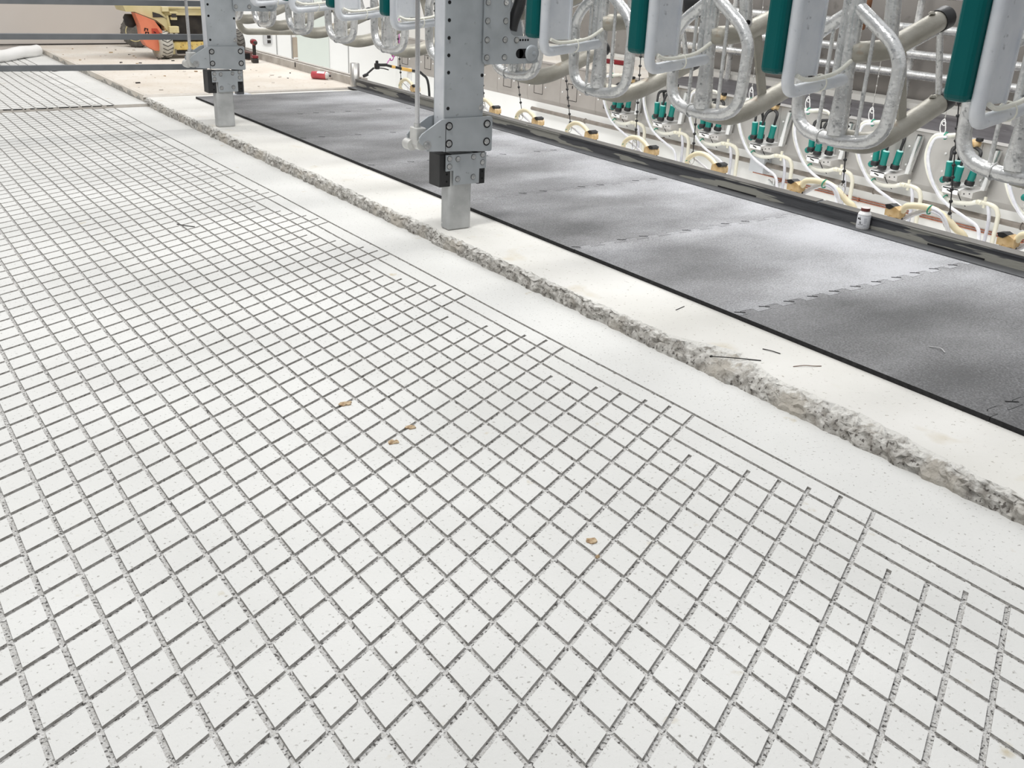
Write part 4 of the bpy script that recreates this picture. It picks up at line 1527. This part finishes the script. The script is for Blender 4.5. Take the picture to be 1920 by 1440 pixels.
for k in range(6):
    fs.append((2 * k, 2 * k + 1, 2 * k + 3, 2 * k + 2))
q.add(vs, fs, white_pl, True)
q.build('label_patch', white_pl, cb, fix=False)['label'] = 'white paper label'

ch = MB((4.92, 13.35, FZ))
ch.box((4.96, 13.62, FZ + 0.05), (0.09, 0.75, 0.10), Matrix.Rotation(0.10, 3, 'Z'), mat('rust_channel', (0.09, 0.045, 0.04), (0.14, 0.07, 0.06), 0.6, scale=9), 0.006)
ch.box((4.93, 13.232, FZ + 0.052), (0.07, 0.012, 0.07), None, hole_shade_m)
tag(ch.build('steel_channel', None), 'dark rusty steel channel lying along the concrete kerb', 'channel')

ob = Vector((5.062, 3.545, 0.096))
BT = thing('white_bottle', ob, 'small white bottle with maroon cap on the mat strip at the kerb', 'bottle')
q = MB(ob)
q.lathe([(0.036, 0.0), (0.0385, 0.004), (0.0385, 0.086), (0.034, 0.096), (0.025, 0.103), (0.025, 0.106)], ob, (0, 0, 1), 28)
bd = q.build('body', white_pl, BT)
q = MB(ob)
q.lathe([(0.0265, 0.106), (0.0265, 0.121), (0.025, 0.123)], ob, (0, 0, 1), 24, maroon_cap)
q.lathe([(0.0262, 0.1232), (0.0262, 0.1245), (0.024, 0.125)], ob, (0, 0, 1), 24, mat('cap_top', (0.7, 0.6, 0.58), None, 0.4))
q.build('cap', maroon_cap, BT)
q = MB(ob)
q.lathe([(0.0388, 0.010), (0.0390, 0.011), (0.0390, 0.080), (0.0388, 0.081)], ob, (0, 0, 1), 28, label_m)
q.lathe([(0.0386, 0.0822), (0.0391, 0.0828), (0.0391, 0.0842), (0.0386, 0.0848)], ob, (0, 0, 1), 28, mat('label_line', (0.3, 0.31, 0.34), None, 0.5))
lb = q.build('paper_label', label_m, bd)
q = MB(ob)
va = math.atan2(-3.545, -5.062)
for (da, z, w, h) in ((-0.85, 0.062, 0.012, 0.010), (-0.55, 0.060, 0.006, 0.010), (-0.6, 0.070, 0.005, 0.004), (-0.15, 0.030, 0.004, 0.005), (0.25, 0.066, 0.016, 0.0025), (0.25, 0.058, 0.014, 0.0025), (0.3, 0.050, 0.016, 0.0025), (0.25, 0.042, 0.012, 0.0025), (0.3, 0.024, 0.018, 0.003), (-0.55, 0.040, 0.003, 0.014), (-0.4, 0.036, 0.003, 0.02), (-0.7, 0.028, 0.010, 0.002)):
    a = va + da
    q.box(ob + Vector((math.cos(a) * 0.0392, math.sin(a) * 0.0392, z)), (0.0008, w, h), Matrix.Rotation(a, 3, 'Z'), hole_shade_m if da < -0.1 else mat('faint_print', (0.34, 0.35, 0.38), None, 0.6))
q.build('print', hole_shade_m, lb)

# ------------------------------------------------------------------ far deck bits
rb = MB((10.0, 11.6, 0.09))
rb.box((10.05, 11.75, 0.125), (0.08, 0.6, 0.06), Matrix.Rotation(0.2, 3, 'Z'), red_m, 0.008)
tag(rb.build('red_bar', red_m), 'red bar lying on the far deck against the grey wall', 'bar')
wsn = thing('floor_sign', (9.5, 11.9, 0.09), 'small white board with dark stripe on the far deck', 'sign')
q = MB((9.5, 11.9, 0.09))
q.box((9.5, 11.9, 0.27), (0.02, 0.16, 0.36), Matrix.Rotation(0.5, 3, 'Z'), white_pl, 0.004)
bo = q.build('board', white_pl, wsn)
q = MB((9.5, 11.9, 0.09))
q.box((9.484, 11.892, 0.30), (0.006, 0.05, 0.22), Matrix.Rotation(0.5, 3, 'Z'), dark_m)
q.box((9.484, 11.892, 0.12), (0.03, 0.14, 0.04), Matrix.Rotation(0.5, 3, 'Z'), dark_m)
q.build('stripe', dark_m, bo)

# ------------------------------------------------------------------ white plastic roll at far left
wr = thing('plastic_roll', (2.3, 14.55, 0.028), 'white plastic film roll lying on the floor at the far left', 'roll')
a, b = Vector((1.45, 13.35, 0.10)), Vector((2.66, 14.85, 0.10))
d = (b - a).normalized()
rl = MB((2.3, 14.55, 0.028))
pp = [a + (b - a) * (k / 14) + Vector((0, 0, 0.008 * math.sin(k * 1.3))) for k in range(15)]
rl.tube(pp, 0.075, 16)
rl.build('film', white_pl, wr)
q = MB((2.3, 14.55, 0.028))
q.tube([b + d * 0.002, b + d * 0.06], 0.036, 14)
q.build('core', alu_m, wr)
cs = MB((1.95, 14.6, 0.028))
rr = random.Random(5)
vs, fs = [], []
N = 9
for i in range(N):
    for k in range(N):
        vs.append((1.65 + 0.085 * i, 14.75 + 0.06 * k, 0.03 + (0.10 * rr.random() + 0.03) * math.sin(PI * i / (N - 1)) * math.sin(PI * k / (N - 1))))
for i in range(N - 1):
    for k in range(N - 1):
        fs.append((i * N + k, (i + 1) * N + k, (i + 1) * N + k + 1, i * N + k + 1))
cs.add(vs, fs, white_pl, True)
tag(cs.build('crumpled_sheet', white_pl, fix=False), 'crumpled white plastic sheet behind the plastic roll', 'sheet')

# ------------------------------------------------------------------ lift machine behind the farther post
LO = Vector((4.2, 14.2, FZ))
LF = thing('boom_lift', LO, 'cream and orange boom lift parked on the sandy floor at far left', 'lift')


def wheel(c, axis, R, W, nm, treadm):
    q = MB(LO)
    ax = Vector(axis).normalized()
    q.lathe([(R * 0.62, -W / 2), (R * 0.93, -W / 2), (R, -W * 0.36), (R, W * 0.36), (R * 0.93, W / 2), (R * 0.62, W / 2)], c, ax, 28, treadm)
    w = q.build(nm, treadm, LF)
    q = MB(LO)
    q.lathe([(R * 0.62, -W * 0.46), (R * 0.5, -W * 0.40), (R * 0.2, -W * 0.30), (R * 0.2, W * 0.3), (R * 0.62, W * 0.46)], c, ax, 24, dark_m)
    q.ring(Vector(c) - ax * W * 0.47, ax, R * 0.60, R * 0.05, 24, 6, yellow_m)
    q.build('wheel_rim', dark_m, w)
    q = MB(LO)
    side = ax.cross(Vector((0, 0, 1)))
    for k in range(22):
        a = 2 * PI * k / 22
        rd = side * math.cos(a) + Vector((0, 0, 1)) * math.sin(a)
        cc = Vector(c) + rd * (R + 0.001)
        q.tube([cc - ax * W * 0.4 + rd.cross(ax) * 0.02, cc - rd.cross(ax) * 0.01, cc + ax * W * 0.4 + rd.cross(ax) * 0.02], 0.0045, 5)
    q.build('tread', dark_m, w)


wheel((3.945, 13.62, FZ + 0.175), (1, 0.12, 0), 0.175, 0.16, 'wheel', tyre_tread)
wheel((4.06, 15.2, FZ + 0.205), (0.55, 0.85, 0), 0.205, 0.17, 'wheel', rubber)
wheel((4.95, 13.75, FZ + 0.175), (1, 0.12, 0), 0.175, 0.16, 'wheel', rubber)
q = MB(LO)
Yf = 13.62
q.prism([(3.615, 0.655), (3.66, 0.64), (3.845, 0.565), (3.93, 0.44), (3.94, 0.32), (3.90, 0.20), (3.82, 0.20), (3.72, 0.26), (3.675, 0.34), (3.665, 0.50)], Yf - 0.10, Yf + 0.08, 'XZ', orange_m)
hd = q.build('hood', orange_m, LF)
hd['label'] = 'orange engine hood'
q = MB(LO)
q.prism([(3.80, 0.47), (3.87, 0.47), (3.93, 0.36), (3.80, 0.36)], Yf - 0.104, Yf - 0.09, 'XZ', mat('hood_recess', (0.42, 0.05, 0.025), None, 0.6))
q.box((3.835, Yf - 0.107, 0.40), (0.035, 0.004, 0.012), None, hole_shade_m)
q.box((3.835, Yf - 0.107, 0.425), (0.03, 0.004, 0.01), Matrix.Rotation(0.4, 3, 'Y'), hole_shade_m)
q.build('hood_recess', orange_m, hd)
q = MB(LO)
for (cx, cz, sx, sz, rt) in ((3.715, 0.455, 0.012, 0.03, 0.2), (3.728, 0.47, 0.03, 0.009, 0.3), (3.75, 0.455, 0.012, 0.03, 0.1), (3.722, 0.415, 0.012, 0.034, 0.2), (3.737, 0.425, 0.026, 0.008, 0), (3.757, 0.412, 0.012, 0.034, 0), (3.737, 0.398, 0.026, 0.008, 0.1)):
    q.box((cx, Yf - 0.102, cz), (sx, 0.005, sz), Matrix.Rotation(rt, 3, 'Y'), hole_shade_m)
q.build('hood_numbers', hole_shade_m, hd)['label'] = 'dark numerals on the hood'
q = MB(LO)
q.prism([(3.49, 0.74), (3.52, 0.665), (3.62, 0.665), (3.885, 0.565), (3.98, 0.49), (3.99, 0.30), (4.03, 0.30), (4.03, 0.60), (3.96, 0.655), (3.96, 0.80), (3.49, 0.80)], Yf - 0.05, Yf + 0.40, 'XZ', yellow_m)
q.build('boom_cover', yellow_m, LF)
q = MB(LO)
q.prism([(3.845, 0.665), (3.845, 0.60), (3.99, 0.60), (4.02, 0.575), (3.93, 0.64)], Yf - 0.056, Yf - 0.045, 'XZ', dark_m)
q.build('cover_slot', dark_m, LF)
q = MB(LO)
q.box((4.32, Yf + 0.06, 0.66), (0.62, 0.10, 0.08), None, yellow_m, 0.006)
q.box((4.32, Yf + 0.0, 0.715), (0.62, 0.02, 0.02), None, yellow_m)
q.box((4.32, Yf + 0.05, 0.75), (0.62, 0.05, 0.025), None, dark_m)
q.build('boom', yellow_m, LF)
q = MB(LO)
q.box((4.28, Yf + 0.35, 0.46), (0.72, 0.5, 0.34), None, dark_m, 0.01)
q.build('engine_bay', dark_m, LF)
q = MB(LO)
q.box((4.085, Yf - 0.06, 0.455), (0.125, 0.10, 0.08), None, yellow_m, 0.008)
q.box((4.035, Yf - 0.04, 0.555), (0.028, 0.04, 0.14), Matrix.Rotation(-0.15, 3, 'Y'), yellow_m)
q.box((4.10, Yf - 0.06, 0.59), (0.075, 0.06, 0.035), None, yellow_m)
q.box((4.10, Yf - 0.06, 0.66), (0.10, 0.06, 0.02), None, yellow_m)
q.box((4.10, Yf - 0.093, 0.625), (0.06, 0.004, 0.045), None, dark_m)
q.box((4.0, Yf - 0.06, 0.70), (0.085, 0.06, 0.06), None, yellow_m, 0.006)
q.build('link_arm', yellow_m, LF)
q = MB(LO)
q.box((4.35, Yf - 0.05, 0.375), (0.45, 0.02, 0.018), None, alu_m)
q.cyl((4.05, Yf - 0.08, 0.38), (4.05, Yf + 0.02, 0.38), 0.035, 14)
q.cyl((4.115, Yf - 0.08, 0.38), (4.115, Yf + 0.02, 0.38), 0.032, 14)
q.build('hydraulic_line', alu_m, LF)
q = MB(LO)
q.box((4.33, Yf + 0.05, 0.245), (0.60, 0.2, 0.09), None, rust_yellow, 0.008)
q.box((4.06, Yf - 0.03, 0.22), (0.06, 0.05, 0.14), None, yellow_m, 0.006)
q.build('axle_beam', rust_yellow, LF)
q = MB(LO)
q.tube(fillet([(4.09, Yf - 0.08, 0.215), (4.09, Yf - 0.08, 0.145), (4.62, Yf - 0.08, 0.145), (4.62, Yf - 0.08, 0.215)], 0.03, 5), 0.010, 8)
q.box((4.35, Yf + 0.0, 0.175), (0.5, 0.03, 0.055), None, dark_m)
q.build('step', pipe_brown, LF)
q = MB(LO)
q.lathe([(0.03, 0), (0.07, 0.03), (0.085, 0.12), (0.06, 0.16)], (3.625, Yf + 0.2, 0.46), (0, 0, 1), 12)
q.build('exhaust', dark_m, LF)

# ------------------------------------------------------------------ litter


def on_ledge(name, pts, r, label, cat, z=LEDGE_Z, m_=cord_m, bulb=False, group=None):
    q = MB((pts[0][0], pts[0][1], z))
    P = smooth_path([(x, y_, z + r + dz) for x, y_, dz in pts], 5)
    q.tube(P, r, 8)
    if bulb:
        q.box(P[0], (r * 5, r * 3, r * 3), None, m_, 0.001)
    return tag(q.build(name, m_), label, cat, group)


on_ledge('cable_tie', [(2.775, 2.523, 0), (2.85, 2.457, 0.001), (2.921, 2.392, 0)], 0.0022, 'longest black cable tie lying on the ledge near the worn edge', 'cable tie', bulb=True)
on_ledge('cable_tie', [(3.026, 2.479, 0), (3.037, 2.445, 0.002), (3.05, 2.406, 0)], 0.002, 'short curved black tie on the ledge beside the mat', 'cable tie')
on_ledge('twig', [(2.988, 2.286, 0), (3.03, 2.268, 0.003), (3.06, 2.248, 0.002), (3.093, 2.234, 0)], 0.0016, 'thin brown wavy twig on the ledge', 'twig', m_=mat('twig_brown', (0.16, 0.09, 0.05), None, 0.8))
on_ledge('nail', [(3.044, 3.012, 0), (3.115, 3.032, 0)], 0.0018, 'dark nail lying on the ledge close to the mat edge', 'nail')
on_ledge('cut_tie', [(3.63, 2.121, 0), (3.645, 2.08, 0.004), (3.626, 2.045, 0)], 0.0022, 'small forked tie end lying on the dark mat', 'cable tie', z=0.091, m_=mat('pale_tie', (0.5, 0.5, 0.5), None, 0.5))
on_ledge('cable_tie', [(1.63, 5.668, 0), (1.655, 5.62, 0.001), (1.70, 5.568, 0)], 0.0025, 'bent black tie on the grooved floor at left', 'cable tie', z=0.0)
lv = [((1.387, 2.958), 0.026, 'browner leaf scrap on the grooved floor left of centre'), ((1.497, 2.675), 0.022, 'pale leaf scrap on the grooved floor, second of three near the centre'),
      ((1.392, 2.605), 0.022, 'pale leaf scrap nearest the camera of the three near centre'), ((1.580, 1.791), 0.021, 'round tan wood chip on the grooved floor at lower centre'),
      ((1.545, 1.718), 0.010, 'tiny brown crumb in the groove under the tan chip')]
for (c, r, lab) in lv:
    q = MB((c[0], c[1], 0))
    rr = random.Random(int(c[0] * 1000))
    vs = [(c[0], c[1], 0.007)]
    n = 14
    for k in range(n):
        a = 2 * PI * k / n
        rad = r * rr.uniform(0.55, 1.05)
        vs.append((c[0] + rad * math.cos(a), c[1] + 0.8 * rad * math.sin(a), 0.001 + 0.006 * rr.random()))
    base = [(x, y_, 0.0005) for x, y_, z in vs]
    fs = [(0, 1 + k, 1 + (k + 1) % n) for k in range(n)]
    q.add(vs, fs, leaf_m)
    q.add(base, [tuple(reversed(range(1, n + 1)))], leaf_m)
    for k in range(n):
        q.add([vs[1 + k], vs[1 + (k + 1) % n], base[1 + (k + 1) % n], base[1 + k]], [(0, 1, 2, 3)], leaf_m)
    tag(q.build('leaf_scrap' if r > 0.015 else 'crumb', leaf_m, fix=False), lab, 'scrap')
# scattered crumbs on the sandy floor
q = MB((3.4, 13.5, FZ))
rr = random.Random(9)
for k in range(70):
    x, y_ = rr.uniform(2.85, 5.0), rr.uniform(10.6, 15.4)
    s = rr.uniform(0.006, 0.022)
    q.box((x, y_, FZ + s * 0.3), (s * rr.uniform(1, 2.4), s, s * 0.6), Matrix.Rotation(rr.uniform(0, 3), 3, 'Z'), rr.choice([leaf_m, riser_con, dark_m]))
tag(q.build('floor_crumbs', leaf_m), 'scattered crumbs of debris over the sandy ledge floor', 'debris', kind='stuff')
tc_ = MB((2.52, 13.1, 0.028))
tc_.box((2.52, 13.08, 0.037), (0.11, 0.045, 0.018), Matrix.Rotation(0.7, 3, 'Z'), dark_m, 0.004)
tag(tc_.build('steel_clip', dark_m), 'small dark clip on the floor in front of the plastic roll', 'clip')

# dark gearbox and rusty strap hanging among the stall fronts
gb = thing('gear_motor', (3.62, 3.63, 1.335), 'black gear motor hanging behind the second stall hoop at top', 'motor')
og = Vector((3.62, 3.63, 1.335))
q = MB(og)
q.lathe([(0.03, -0.10), (0.062, -0.085), (0.066, 0.05), (0.04, 0.09)], og, (0.8, -0.5, 0.15), 16)
q.build('housing', black_m, gb)
q = MB(og)
q.cyl(og + Vector((0, 0, 0.04)), (3.62, 3.63, 2.25), 0.02, 10)
q.build('hanger_rod', galv_tube, gb)
sb = MB((3.95, 2.95, 1.30))
sb.tube(fillet([(3.93, 2.93, 2.0), (3.93, 2.93, 1.36), (3.95, 2.96, 1.27)], 0.03, 4), 0.014, 8)
tag(sb.build('rusty_strap', mat('rust_brown', (0.20, 0.085, 0.04), (0.30, 0.14, 0.07), 0.8, scale=20)), 'rusty brown strap hanging behind the largest stall hoop', 'strap')
